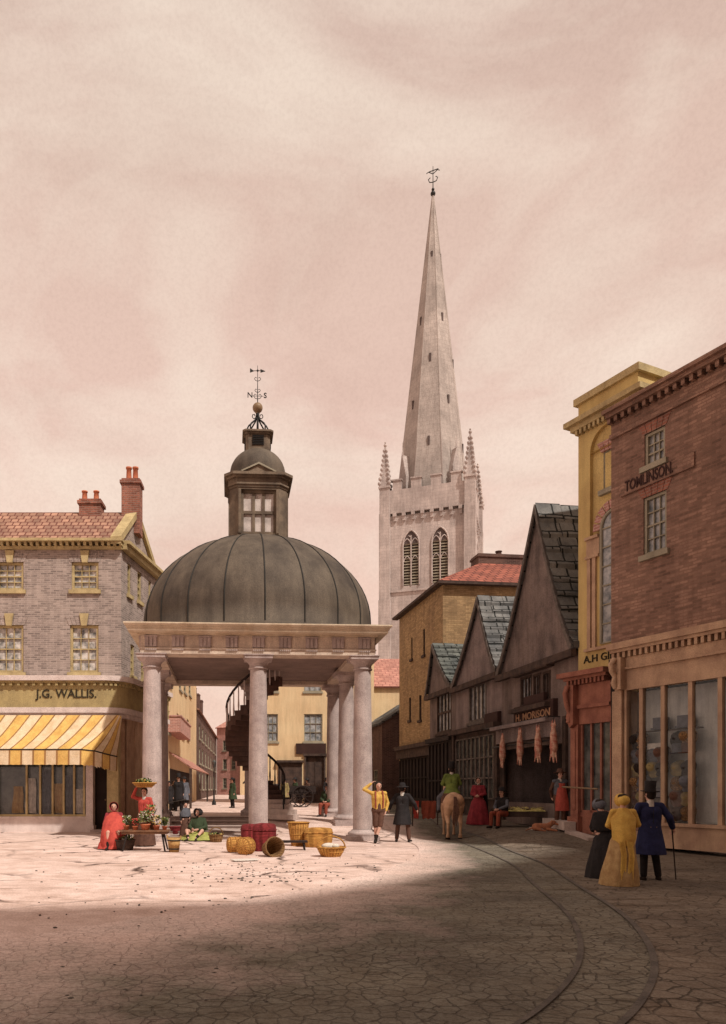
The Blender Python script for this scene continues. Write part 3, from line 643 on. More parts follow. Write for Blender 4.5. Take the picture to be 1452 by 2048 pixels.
# ------------------------------------------------------------------ the church tower and spire
CH = Vector((20.75, 98.5)); crot = -rad(20); ch_ = empty('church_tower', (CH.x, CH.y, 0), crot, 'pinkish stone church tower with a tall octagonal spire and crocketed corner pinnacles', 'church')
hw = 5.35; Zs = lambda py, Y=93.5: H+(CY-py)*Y/F
zpar, zstr, zbase = Zs(970), Zs(1020), 0
def chM(k): return Matrix.Rotation(k*PI/2, 4, 'Z') @ Matrix.Translation((0, -hw, 0))
zw0, zw1, zws = Zs(1168), Zs(1060), Zs(1083)
tw = MB()
for k in range(4):
    tw.M = chM(k); hs = []
    for cx in (-1.95, 1.65):
        hs.append((cx-.98, cx+.98, zw0, zws))
    tw.wall(-hw, hw, zbase, zws, hs, th=.5)
    tw.face([(-hw, 0, zws), (hw, 0, zws), (hw, 0, zstr), (-hw, 0, zstr)])
tw.M = Matrix(); tower = tw.build('tower_wall', 'churchstone', ch_)
def arch_pts(cx, w_, z0, n=8):    # a pointed arch from right springing to left springing
    rr = w_*2*.95; out = []
    for i in range(n+1):
        a = math.acos(1-(w_)/rr)*i/n; out.append((cx+w_-rr+rr*cos(a), z0+rr*sin(a)))
    return out+[(2*cx-x, z) for x, z in out[::-1][1:]]
for k in range(4):
    for cx in (-1.95, 1.65):
        w_ = .98
        m = MB(chM(k)); a_ = arch_pts(cx, w_, zws); poly = [(cx+w_, zw0+.0)]+a_+[(cx-w_, zw0+.0)]
        m.face([(x, .02 if z > zws-.01 else .02, z) for x, z in [(cx-w_, zw0), (cx+w_, zw0)]+a_], 0) if False else None
        m.face([(x, -.012, z) for x, z in [(cx+w_, zws)]+a_[1:-1]+[(cx-w_, zws)]]); m.face([(cx-w_, .35, zw0), (cx+w_, .35, zw0), (cx+w_, .35, zws), (cx-w_, .35, zws)])
        bw_ = m.build('belfry_window', 'churchdark', ch_)
        m = MB(chM(k)); z = zw0+.15
        while z < zws-.1:
            for sx_ in (-1, 1): m.slab([(cx+sx_*.5-.42, .02, z), (cx+sx_*.5+.42, .02, z), (cx+sx_*.5+.42, .3, z+.22), (cx+sx_*.5-.42, .3, z+.22)], .07)
            z += .36
        m.build('louvre', 'sashgrey', bw_)
        m = MB(chM(k)); m.box(cx-.07, cx+.07, -.08, .12, zw0, zws+1.0)
        for sx_ in (-1, 1):
            m.tube([(cx+sx_*(w_+.04), -.08, zw0)]+[(cx+sx_*(w_+.04), -.08, zws)]+[(x, -.08, z_) for x, z_ in (a_ if sx_ > 0 else a_[::-1])[1:9]], .1, 6)
            b2 = arch_pts(cx+sx_*.5, .44, zws-.15, 5); m.tube([(x, -.06, z_) for x, z_ in b2], .06, 5)
            b2 = arch_pts(cx+sx_*.5, .42, zw0+3.0, 4); m.tube([(x, .0, z_) for x, z_ in b2], .05, 5)
        m.tube([(cx, -.06, zws+.7), (cx-.3, -.06, zws+.95)], .05, 5); m.build('tracery', 'churchstone', bw_)
    m = MB(chM(k)); m.box(-hw-.15, hw+.15, -.2, -.003, zstr, zstr+.3); m.box(-hw-.1, hw+.1, -.18, -.003, zw0-.75, zw0-.5); m.build('string_course', 'churchstone', ch_)
    for i in range(8):
        x = -hw+1.35+i*1.16; m = MB(chM(k)); m.box(x-.22, x+.22, -.4, -.003, zstr-.45, zstr-.003); m.box(x-.2, x+.2, -.22, -.003, zstr-1.0, zstr-.45); m.build('corbel', 'churchstone', ch_)
    m = MB(chM(k)); m.box(-hw+.6, hw-.6, -.15, .3, zstr+.3, zpar-.15)
    for i in range(4):
        x = -hw+1.6+i*2.45; m.box(x-.62, x+.62, -.15, .3, zpar-.15, zpar+1.0) if i else m.box(x-.5, x+.62, -.15, .3, zpar-.15, zpar+1.0)
        m.box(x-.72, x+.72, -.25, .4, zpar+1.0, zpar+1.18)
    m.build('parapet', 'churchstone', ch_)
tf = MB(); tf.box(-hw, hw, -hw, hw, zstr-.3, zstr); tf.build('tower_roof', 'lead', ch_)
for sx_, sy_ in ((-1, -1), (1, -1), (1, 1), (-1, 1)):
    x, y = sx_*(hw-.1), sy_*(hw-.1); zp = Zs(968)
    m = MB(); m.box(x-.75, x+.75, y-.75, y+.75, 0, Zs(1195)); m.box(x-.68, x+.68, y-.68, y+.68, Zs(1195), Zs(1020)); m.box(x-.62, x+.62, y-.62, y+.62, Zs(1020), zp); m.box(x-.74, x+.74, y-.74, y+.74, zp, zp+.25); m.build('buttress', 'churchstone', ch_)
    zq = zp+.25; hh = 5.3
    m = MB(); m.lathe([(.92, 0), (.6, hh*.35), (.12, hh)], 4, (x, y, zq), a0=PI/4, a1=PI/4+2*PI, smooth=False); m.ball((x, y, zq+hh+.1), .22, 8); m.ball((x, y, zq+hh+.45), .12, 8)
    for q in range(4):
        a = q*PI/2+PI/4
        for j in range(8):
            t = (j+.6)/8.6; rr = .92*(1-t)+.12*t; rr = rr*(.9 if t > .2 else 1); m.ball((x+cos(a)*rr, y+sin(a)*rr, zq+hh*t), .24*(1-.35*t), 6, sx=1.1, sy=1.1, sz=1.2)
    m.build('pinnacle', 'churchstone', ch_)
zs0, zs1 = Zs(985, 98.5), Zs(392, 98.5)
sr = 4.75; m = MB(); m.lathe([(sr, zs0-2), (sr*.985, zs0), (.12, zs1)], 8, (0, 0, 0), a0=PI/8, a1=PI/8+2*PI, smooth=False)
for q in range(8):
    a = PI/8+q*PI/4; m.tube([(sr*cos(a), sr*sin(a), zs0-1.5), (.12*cos(a), .12*sin(a), zs1)], lambda t: .1*(1-t)+.04, 5)
spire = m.build('spire', 'spirestone', ch_)
def rad_at(z): return sr*(1-(z-zs0)/(zs1-zs0))
for q in range(8):        # slit lights and gabled lucarnes
    a = q*PI/4-PI/2
    for z in ([Zs(820, 98.5), Zs(650, 98.5)] if q % 2 else [Zs(735, 98.5), Zs(905, 98.5), Zs(520, 98.5)]):
        r_ = rad_at(z)*cos(PI/8); Lk = Matrix.Rotation(a+PI/2, 4, 'Z') @ Matrix.Translation((0, -r_, 0)); m = MB(Lk)
        m.box(-.13, .13, -.1, .3, z-.6, z+.5); m.build('slit_light', 'churchdark', spire)
    if q % 2 == 1:
        z = zs0+1.0; r_ = rad_at(z)*cos(PI/8); Lk = Matrix.Rotation(a+PI/2, 4, 'Z') @ Matrix.Translation((0, -r_, 0)); m = MB(Lk)
        m.prof([(-.8, z-2.0), (.8, z-2.0), (.8, z), (0, z+3.0), (-.8, z)], -.55, 1.2); m.cyl((0, -.5, z+2.9), (0, -.5, z+4.6), .09, .03, 6); m.build('lucarne', 'churchstone', spire)
m = MB(); m.ball((0, 0, zs1+.3), .33, 12); m.ball((0, 0, zs1+.85), .2, 10); m.cyl((0, 0, zs1), (0, 0, zs1+3.9), .08, .04, 6)
for s_ in (-1, 1):
    m.tube([(0, 0, zs1+1.8), (s_*.45, 0, zs1+1.9), (s_*.6, 0, zs1+2.3), (s_*.35, 0, zs1+2.5)], .06, 5); m.tube([(0, 0, zs1+2.9), (s_*.6, 0, zs1+3.3), (s_*.85, 0, zs1+3.15)], .055, 5)
m.tube([(-.5, 0, zs1+3.3), (.7, 0, zs1+3.4)], .06, 5); m.build('weathervane', 'iron', ch_)
M['display'] = mk('display_cloth', S(236, 234, 226), S(190, 192, 192), scale=.8, stains=.6)
# ------------------------------------------------------------------ J. G. Wallis corner building, left
e, P = house('corner_shop_building', 'mauve brick corner building with red tiled roof and a striped awning over its shop', (-5.75, 28), (1, 0), 0)
sdir = (.172, 1); PS = Plane((-5.75, 28), sdir, 0, P.W)
zc = 10.75; zs = 5.76
hs = [P.rect(143, 1124, 197, 1180), P.rect(140, 1250, 197, 1345)]
off = 150/1500*28
hs2 = [(a-off, b-off, c, d) for a, b, c, d in hs]+[(a-2*off, b-2*off, c, d) for a, b, c, d in hs]
m = MB(); m.wall(-12, 0, zs-.2, zc, hs+hs2, th=.2)
m.M = PS.L; ss = [PS.rect(255, 1128, 262, 1190), PS.rect(275, 1144, 283, 1203), PS.rect(297, 1162, 302, 1198), PS.rect(261, 1290, 269, 1352), PS.rect(282, 1300, 290, 1360)]
m.wall(0, 5.0, zs-.2, zc, ss, th=.2)
gu = 1.57; m.face([(0.05, 0, zc), (3.7, 0, zc), (gu, 0, 12.42)]); m.face([(.05, .3, zc), (gu, .3, 12.42), (3.7, .3, zc)])
m.M = Matrix(); m.box(-12, -5.0, 4.9, 5.0, 0, zc); m.box(-12, -11.9, 0, 4.9, 0, 10.7)
m.build('wall', 'brickmauve', e)
for h in hs+hs2[:2]: window(e, h, None, 3, 4 if h[3]-h[2] > 1.4 else 4, 'trimyel', 'glass', key=True, head=.34, headmat='brickmauve', depth=.12, fw=.09)
for h in ss: window(e, h, PS.L, 2, 4, 'trimyel', 'glassdark', depth=.1, fw=.06)
# roof
m = MB(); Lf = PS.L
p0, p1, p2 = Lf @ Vector((-.0, 0, zc+.15)), Lf @ Vector((gu, 0, 12.5)), Lf @ Vector((3.85, 0, zc+.12))
m.slab([(-12, -.25, zc+.1), (p0.x-.05, -.25, zc+.1), (p1.x-.05, p1.y, 12.5), (-12, p1.y, 12.5)], .1)
m.slab([(-12, p1.y, 12.5), (p1.x-.05, p1.y, 12.5), (p2.x-.05, p2.y, zc+.1), (-12, p2.y, zc+.1)], .1)
rf = m.build('roof', 'tilered', e)
m = MB(PS.L); 
for (ua, za, ub, zb_) in ((-.3, zc+.2, gu, 12.62), (gu, 12.62, 3.95, zc+.1)):
    m.prof([(ua, za-.28), (ub, zb_-.28), (ub, zb_), (ua, za)], -.12, .3)
m.build('coping', 'trimyel', e)
m = MB(); m.box(-12, .12, -.34, .02, zc+.02, zc+.12); m.box(-12, .05, -.14, .0, zc-.22, zc-.12)
x = -11.9
while x < 0: m.box(x, x+.1, -.26, -.01, zc-.12, zc+.02); x += .22
m.M = PS.L; m.box(-.0, 5.25, -.34, 0, zc+.0, zc+.12); m.box(0, 5.2, -.22, -.002, zc-.2, zc-.0); m.build('cornice', 'trimyel', e)
m = MB(); q = Lf @ Vector((5.0, 0, 0)); m.extr([(-12, 3.9), (q.x-1.0, 3.9), (q.x-.3, 5.0), (-12, 5.0)], zc-.1, zc); m.build('flat_roof', 'lead', e)
def chimney(par, x0, x1, y0, y1, z0, z1, pots, mat='brickchim', pr_=.11, ph=.5, L=None):
    m = MB(L); m.box(x0, x1, y0, y1, z0, z1); m.box(x0-.06, x1+.06, y0-.06, y1+.06, z1-.2, z1-.08); c = m.build('chimney', mat, par)
    for px_ in pots:
        m = MB(L); m.lathe([(pr_*1.15, 0), (pr_, .08), (pr_*.85, ph*.85), (pr_*1.1, ph*.88), (pr_*1.1, ph), (pr_*.7, ph)], 12, (px_, (y0+y1)/2, z1), cap=True); m.build('chimney_pot', 'terracotta' if mat == 'brickchim' else 'brickdark', c)
chimney(rf, -1.91, -1.06, 1.3, 1.9, 12.1, 12.95, (-1.76, -1.3), ph=.4)
chimney(rf, -6.0, -5.3, 1.3, 2.0, 12.1, 13.95, (-5.75, -5.45), ph=.55) if False else chimney(rf, -.25, .46, 1.3, 1.95, 11.6, 13.75, (-.02, .24), ph=.55)
# shop front round the corner
def rounded(offs):
    o = [(-12, -offs)]
    s0 = PS.L @ Vector((.35, -offs, 0)); s1 = PS.L @ Vector((4.95, -offs, 0)); a = Vector((-.75, -offs)); b = Vector((s0.x, s0.y+.5)); c = Vector((s0.x-.15, -offs))
    for i in range(11):
        t = i/10; p = a*(1-t)**2+c*2*t*(1-t)+b*t*t; o.append((p.x, p.y))
    return o+[(s1.x, s1.y)]
def ribbon(o_, i_, z0, z1, name, mat, par=None):
    m = MB(); A, B = rounded(o_), rounded(i_); m.extr(A+B[::-1], z0, z1); return m.build(name, mat, par or e)
ribbon(.26, -.2, 4.62, 5.52, 'fascia', 'trimolive')
ribbon(.46, -.2, 5.6, 5.78, 'fascia_cornice', 'trimwhite'); ribbon(.36, -.2, 5.522, 5.598, 'moulding', 'trimolive')
ribbon(.32, -.2, 4.42, 4.618, 'moulding', 'trimwhite'); ribbon(.24, -.2, 4.26, 4.418, 'moulding', 'trimwhite')
A = rounded(.28); m = MB()
for i in range(len(A)-1):
    a, b = Vector(A[i]), Vector(A[i+1]); d = b-a; n = int(d.length/.28); 
    for j in range(max(1, n)):
        p = a+d*((j+.5)/max(1, n)); nn = Vector((d.y, -d.x)).normalized(); t_ = d.normalized()
        m.M = Matrix.Translation((p.x, p.y, 0)) @ Matrix.Rotation(math.atan2(t_.y, t_.x), 4, 'Z'); m.box(-.05, .05, -.1, .0, 5.42, 5.52)
m.build('dentils', 'trimolive', e)
lettering('J.G. WALLIS.', .44, e, 'letter', Matrix(), (P.u(76)+P.u(198))/2, -.275, P.z(1390, -2), width=(198-76)/1500*27.7)
# shop walls below the fascia: plinth, glazing, pilasters, door
yw = -.2
px = lambda v: P.u(v, .2)
m = MB(); m.box(-12, px(173), yw, 0, 0, .55); m.box(-12, px(173), yw-.06, yw, .5, .58); m.build('stall_riser', 'trimwhite', e)
m = MB(); 
xs_w = [px(v) for v in (80, 105, 127, 148, 168)]
for k in range(-4, 0): xs_w.insert(0, xs_w[0]-(1.1 if k % 2 else .5))
g = MB(); g.face([(-12, yw+.05, .58), (px(173), yw+.05, .58), (px(173), yw+.05, 4.26), (-12, yw+.05, 4.26)]); 
for x in xs_w: m.box(x-.035, x+.035, yw, yw+.09, .58, 4.26)
m.box(-12, px(173), yw, yw+.09, 3.4, 3.48); m.box(-12, px(173), yw-.02, yw+.09, .58, .66)
sw = m.build('shop_window', 'trimyel', e); g.build('pane', 'clear', sw); g = MB(); g.box(-12, px(173), -.02, .0, 0, 4.26); g.build('backing', 'glassdark', sw)
for a, b in ((173, 187), (215, 238)):
    m = MB(); m.box(px(a), px(b), yw-.1, .1, 0, 4.26); m.box(px(a)-.04, px(b)+.04, yw-.14, .1, 0, .25); m.box(px(a)-.04, px(b)+.04, yw-.14, .1, 4.0, 4.1); m.build('pilaster', 'trimwhite' if a == 173 else 'trimyel', e)
m = MB(); x0, x1 = px(187), px(215); m.box(x0, x1, .05, .1, 0.1, 3.3); m.box(x0+.08, x1-.08, .0, .05, .3, 1.2); m.box(x0+.08, x1-.08, .02, .05, 1.4, 3.1); d_ = m.build('door', 'timberdark', e)
m = MB(); m.ball((x1-.12, .0, 1.2), .035, 8); m.build('handle', 'gilt', d_)
m = MB(); m.box(x0-.1, x1+.1, -.35, .1, 0, .1); m.build('doorstep', 'stonefloor', e)
m = MB(); m.box(x0, x1, -.1, .1, 3.3, 4.26); m.build('transom', 'glassdark', e)
# curved corner pier and side wall, with a tall side window
A = rounded(.06); m = MB(PS.L); hS = [PS.rect(261, 1455, 269, 1585), PS.rect(271, 1462, 279, 1580)]
hS = [(a, b, max(c, .9), d) for a, b, c, d in hS]
m.wall(.55, 5.0, 0, 4.26, hS, th=.2); m.M = Matrix(); pts = A[4:13]; zz = 0
for a, b in zip([(px(238), -.2)]+pts[:-1], pts):
    m.face([(*a, 0), (*b, 0), (*b, 4.26), (*a, 4.26)])
m.build('corner_pier', 'trimstone', e)
for h in hS: window(e, h, PS.L, 2, 5, 'trimyel', 'glassdark', depth=.1, fw=.05, sill=False)
# goods in the shop window
for i, (v, mt, hh) in enumerate(((92, 'c_grey', 1.6), (116, 'c_tan', 1.1), (138, 'c_grey', 1.4), (158, 'c_white', .9), (60, 'c_white', 1.3), (34, 'c_tan', 1.0))):
    m = MB(); x = px(v); m.grid([[(x+(q/10-.5)*.34*(1+.3*k/6)+.02*sin(k), yw+.1-.02*sin(q*1.7+i+k*.2), .7+hh*(1-k/6)) for k in range(7)] for q in range(11)])
    o = m.build('hanging_cloth', mt); o.matrix_world = P.W @ Matrix.Translation((0, 0, 0))
    tag(o, ('grey', 'buff', 'short grey', 'off-white', 'white', 'sand coloured')[i]+' cloth draped '+('in the left bay of', 'in the second bay of', 'in the third bay of', 'beside the pilaster in', 'at the far left of', 'outermost to the left in')[i]+' the awning shop window', 'cloth', 'cloths hung in the shop window')
# awning
aw = empty('awning', (-5.75, 28, 0), 0, 'yellow and cream striped shop awning sloping out from the corner shop', 'awning'); m = MB()
zt, zf, zv = P.z(1432, -1), 3.0, 2.44
fx = [(-12+i*(12-1.1)/26, -1.45, zf) for i in range(27)]; tx = [(-12+i*(12-.05)/26, -.33, zt) for i in range(27)]
fx += [(-.9+.25, -1.36, 2.95), (-.9+.5, -1.2, 2.88), (-.9+.72, -.98, 2.82), (-.9+.9, -.7, 2.78)]; tx += [(.0, -.33, zt)]*1+[(.05, -.33, zt-.02), (.08, -.31, zt-.03), (.1, -.3, zt-.04)]
def lerp(a, b, t): return tuple(a[i]+(b[i]-a[i])*t for i in range(3))
for i in range(len(fx)-1):
    mi = i % 2
    def sag(t): return -.1*sin(PI*t)
    for k in range(6):
        a, b = k/6, (k+1)/6; A_, B_, C_, D_ = lerp(fx[i], tx[i], a), lerp(fx[i+1], tx[i+1], a), lerp(fx[i+1], tx[i+1], b), lerp(fx[i], tx[i], b)
        A_, B_ = (A_[0], A_[1], A_[2]+sag(a)), (B_[0], B_[1], B_[2]+sag(a)); C_, D_ = (C_[0], C_[1], C_[2]+sag(b)), (D_[0], D_[1], D_[2]+sag(b))
        m.face([A_, B_, C_, D_], mi)
        if k < 6:
            w_ = .12; B2, C2 = lerp(B_, A_, w_), lerp(C_, D_, w_); up = .004
            m.face([(B2[0], B2[1]-up, B2[2]+up), (B_[0], B_[1]-up, B_[2]+up), (C_[0], C_[1]-up, C_[2]+up), (C2[0], C2[1]-up, C2[2]+up)], 2)
    v = zv if i < 26 else zv-.0
    a, b = fx[i], fx[i+1]; za, zb_ = a[2]-.54, b[2]-.54
    n = 3
    for k in range(n):
        p, q = lerp(a, b, k/n), lerp(a, b, (k+1)/n); w1 = .03*sin(k*2.1+i)
        m.face([(p[0], p[1]-.03, za+w1*.3), (q[0], q[1]-.03, zb_-w1*.3), (q[0], q[1], q[2]), (p[0], p[1], p[2])], mi)
    q = lerp(b, a, .14); m.face([(q[0], q[1]-.036, zb_), (b[0], b[1]-.036, zb_), (b[0], b[1]-.006, b[2]), (q[0], q[1]-.006, q[2])], 2)
m.build('canvas', ['awny', 'awnw', 'awnb'], aw)
m = MB(); m.tube(fx, .025, 6); 
m.cyl((-.3, -.3, 2.6), fx[-2], .02); m.cyl((-6, -.3, 2.5), (-6, -1.4, 2.95), .02); m.build('frame', 'iron', aw)

# ------------------------------------------------------------------ the street behind, seen between the columns
def simple_house(name, label, O, d, zb, length, h, depth, mat, holes, glass='glassdark', frame='sashgrey', roofmat='tilepink', ridge=1.6, eave=True, flat=False, cols=2, rows=3, extra_open=(), win=True):
    e, p = house(name, label, O, d, zb); m = MB(); m.wall(0, length, 0, h, list(holes)+list(extra_open), th=.2)
    m.face([(0, depth, 0), (0, 0, 0), (0, 0, h), (0, depth, h)]); m.face([(length, 0, 0), (length, depth, 0), (length, depth, h), (length, 0, h)]); m.face([(length, depth, 0), (0, depth, 0), (0, depth, h), (length, depth, h)])
    if not flat:
        for x in (0, length): m.face([(x, 0, h), (x, depth, h), (x, depth/2, h+ridge)][::(-1 if x == 0 else 1)])
    m.build('wall', mat, e)
    m = MB(); ov = .25
    if flat: m.box(-.05, length+.05, -.1, depth+.05, h, h+.12)
    else:
        s = ridge/(depth/2)
        m.slab([(-.1, -ov, h-ov*s+.12), (length+.1, -ov, h-ov*s+.12), (length+.1, depth/2, h+ridge+.12), (-.1, depth/2, h+ridge+.12)], .12)
        m.slab([(-.1, depth/2, h+ridge+.12), (length+.1, depth/2, h+ridge+.12), (length+.1, depth+ov, h-ov*s+.12), (-.1, depth+ov, h-ov*s+.12)], .12)
    r = m.build('roof', roofmat, e)
    if win:
        for q in holes: window(e, q, None, cols, rows, frame, glass, depth=.1, fw=.06)
    return e, p, r
O, d = (-5.52, 36), (-.0333, 1); P1 = Plane(O, d, .0)
hs = [P1.rect(*v) for v in ((336, 1343, 343, 1368), (358, 1345, 363.5, 1380), (367.5, 1350, 372.5, 1386), (377.5, 1357, 382, 1391), (334, 1420, 339.5, 1466), (353.5, 1428, 358.5, 1471), (363.5, 1434, 368.5, 1474), (373.5, 1439, 378, 1477))]
hs += [(a+.02, b+.02, c-3.3, d_-3.6) for a, b, c, d_ in hs[5:7]] if False else []
e2, P1, _ = simple_house('tall_yellow_house', 'tall yellow plastered house in the back street with narrow upper windows and a red awning', O, d, 0, 24.4, 11.2, 6, 'plyellow', hs, flat=True)
u0, u1 = P1.u(334), P1.u(358); z0 = P1.z(1477, u1); m = MB(); m.box(u0, u1, -.7, -.003, z0-.1, z0+.7); m.box(u0-.05, u1+.05, -.75, 0, z0+.7, z0+.78); m.build('balcony', 'brickpink', e2)
u0, u1 = P1.u(338), P1.u(384); za, zb_ = 3.6, 2.7; m = MB(); m.slab([(u0, -1.3, zb_), (u1, -1.3, zb_), (u1, -.01, za), (u0, -.01, za)], .06); m.build('awning', 'tilepink', e2)
m = MB(); m.box(u0+.3, u1-.3, -.02, -.004, .5, 2.7); m.build('shop_door', 'timberdark', e2)
m = MB(); m.box(u0-.0, u0+.12, -1.2, -1.08, 0, 2.7); m.box(u1-.12, u1, -1.2, -1.08, 0.3, 2.75); m.build('post', 'timber', e2)
zs_ = .5
O = (-6.36, 61.0); Pq = Plane(O, d, .5); hs = []
for (a, b) in ((398, 401), (404, 407), (410.5, 413), (416, 418), (421, 423), (426, 427.5), (430, 431.2)):
    for z0, z1 in ((1.1, 2.6), (3.3, 4.7), (5.4, 6.7)):
        hs.append((Pq.u(a), Pq.u(b), z0, z1))
e3, Pq, r3 = simple_house('brick_terrace', 'long dark red brick terrace receding down the back street with tall chimneys', O, d, .5, 36, 7.6, 7, 'brickdark', hs, ridge=1.8, roofmat='tilered')
for v in (406, 426, 431):
    u = Pq.u(v); chimney(r3, u-.6, u+.6, 1.6, 2.6, 7.7, 11.0 if v == 406 else 12.2, (u-.3, u+.3), 'brickdark', .2, .7)
# end of the street: pink house and ochre cottage
for nm, lb, O, d, L_, hh, mt, cols_ in (('pink_house', 'narrow pink house at the far end of the back street beside the terrace', (-4.9*1.52, 96), (1, -.55), 3.8, 8.9, 'brickpink', ((.9, 1.5), (2.2, 2.8))), ('ochre_cottage', 'small ochre house end on beyond the pink house seen beside the stair', (-4.35, 93.5), (1, -.12), 6.0, 8.2, 'plyellow', ((1.2, 1.8), (3.4, 4.0)))):
    hs = [(a, b, z0, z0+1.3) for a, b in cols_ for z0 in (1.2, 3.6, 6.0)]
    simple_house(nm, lb, O, d, .5, L_, hh, 6, mt, hs, ridge=1.2, roofmat='tilepink')
# yellow building across the back of the square
O, d = (-1.6, 52), (1, 0); PY = Plane(O, d, .6); hs = [PY.rect(*v) for v in ((527, 1428, 556, 1483), (608, 1335, 643, 1383), (608, 1428, 645, 1483), (527, 1335, 556, 1383))]
dr = PY.rect(612, 1512, 648, 1602); dr = (dr[0], dr[1], 0, dr[3]); dr2 = (6.2, 7.4, 0, 2.6)
uR = PY.u(748)
e4, PY, r4 = simple_house('yellow_hall', 'yellow fronted building closing the square behind the market cross with large sash windows', O, d, .6, uR, PY.z(1290, 3), 8, 'plyellow', hs, ridge=.3, roofmat='tilepink', cols=3, rows=3, glass='glassblue', extra_open=[dr])
m = MB(); m.box(dr[0], dr[1], .1, .16, 0, dr[3]); m.box((dr[0]+dr[1])/2-.03, (dr[0]+dr[1])/2+.03, .06, .1, 0, dr[3]); m.box(dr[0]-.12, dr[0], -.08, .1, 0, dr[3]+.1); m.box(dr[1], dr[1]+.12, -.08, .1, 0, dr[3]+.1); m.box(dr[0]-.2, dr[1]+.2, -.14, .1, dr[3], dr[3]+.16); m.build('door', 'timber', e4)
q = PY.rect(592, 1487, 652, 1508); m = MB(); m.box(q[0], q[1], -.12, -.003, q[2], q[3]); m.build('sign_board', 'signdark', e4)
q = PY.rect(556, 1525, 604, 1600); m = MB(); m.box(q[0], q[1], -.1, -.003, 0, q[3]); m.box(q[0]-.1, q[1]+.1, -.3, -.003, q[3], q[3]+.15); m.build('shopfront', 'timber', e4)
O = (-1.6+uR+.02, 52.6); e5, P5, _ = simple_house('low_yellow_house', 'lower house with pale pink pantiled roof right of the columns', O, (1, 0), .6, 5.6, Plane(O, (1, 0), .6).z(1373, 2), 9, 'plyellow', [(3.6, 4.3, 1, 2.2)], ridge=2.6, roofmat='tilepink')

# ------------------------------------------------------------------ right-hand street, far to near
ROW = (-.12, 1); def_d = (.12, -1)
def row_house(name, label, O, zb): return house(name, label, O, def_d, zb)   # origin at the far end, x runs toward the viewer
def rowO(t, back=0): v = Vector((8.9, 22.6))+Vector(ROW)*t; n = Vector((1, .12)).normalized(); return (v.x+n.x*back, v.y+n.y*back)
# ochre brick house, two visible faces
corner = Vector((8.5, 38)); far_ = corner+Vector(ROW)*7.7
e, P = row_house('ochre_brick_house', 'tall ochre brick house with a hipped crimson tile roof behind the gabled row', (far_.x, far_.y), .5)
Lh = 7.7*1.0072; zh = P.z(1165, Lh)
PSd = Plane((corner.x, corner.y), (1, .12), .5, P.W)
hs = [P.rect(*v) for v in ((846, 1258, 850, 1310), (822, 1275, 825, 1318), (838, 1390, 843, 1440), (818, 1395, 822, 1440))]
m = MB(); m.wall(0, Lh, 0, zh, hs, th=.2, mi=1); m.M = PSd.L; m.wall(0, 7.6, 0, zh); m.face([(7.6, 0, 0), (7.6, Lh, 0), (7.6, Lh, zh), (7.6, 0, zh)]); m.M = Matrix()
m.build('wall', ['brickochre', 'brickochre'], e)
for q in hs: window(e, q, None, 2, 4, 'timber', 'glassdark', depth=.1, fw=.05)
rd = MB(); ov = .35; zr = P.z(1108, Lh-2.5, -2)  # hipped roof: eave square, ridge running back
a = Vector((-ov, -ov, zh+.02)); b = Vector((Lh+ov, -ov, zh+.02)); c = Vector((Lh+ov, 7.9, zh+.02)); d4 = Vector((-ov, 7.9, zh+.02)); r0, r1 = Vector((Lh/2, 3.6, zr)), Vector((Lh/2, 7.9, zr))
def tri(m, pts, mi=0):
    q = [Vector(p) for p in pts]; n = (q[1]-q[0]).cross(q[-1]-q[0]).normalized(); e_ = (q[1]-q[0]).normalized(); f_ = n.cross(e_); m.face(q, mi, uv=[((p-q[0]).dot(e_), (p-q[0]).dot(f_)) for p in q])
tri(rd, [a, b, r0]); tri(rd, [b, c, r1, r0]); tri(rd, [d4, a, r0, r1]); tri(rd, [c, d4, r1])
rf = rd.build('roof', 'tilecrimson', e)
m = MB(); m.box(-ov, Lh+ov, -ov, 0, zh-.12, zh+.01); m.box(Lh+.003, Lh+ov, 0, 7.9, zh-.12, zh+.01); m.build('eaves', 'timber', e)
chimney(rf, 2.9, 4.0, 3.4, 6.2, zr-.8, zr+.5, (3.5,), 'brickdark', .18, .3)
m = MB(); z0 = P.z(1488, 6)
m.box(.3, Lh+.1, -.45, -.003, z0-.1, z0+.12); m.box(.3, Lh+.1, -.3, -.003, z0-.6, z0-.1); m.build('shop_cornice', 'timber', e)
m = MB(); m.box(.4, Lh, -.08, -.004, .0, z0-.6)
for i in range(12): x = .5+i*.6; m.box(x, x+.07, -.16, -.08, .6, z0-.7)
m.box(.4, Lh, -.16, -.08, 1.7, 1.76); m.build('shopfront', 'timberdark', e)
# low dark building beyond, street end
o_ = far_+Vector(ROW)*9.5+Vector((-.7, 0)); e6, P6, _ = simple_house('low_dark_house', 'low dark brick house in the shade at the far end of the right street', (o_.x, o_.y), def_d, .55, 8.2, 5.2, 5, 'brickdark', [(1.2, 2.4, .9, 2.3), (3.6, 4.8, .9, 2.3), (6, 7.2, .9, 2.3), (1.5, 2.2, 3.2, 4.3), (5, 5.8, 3.2, 4.3)], ridge=1.6, roofmat='slate')

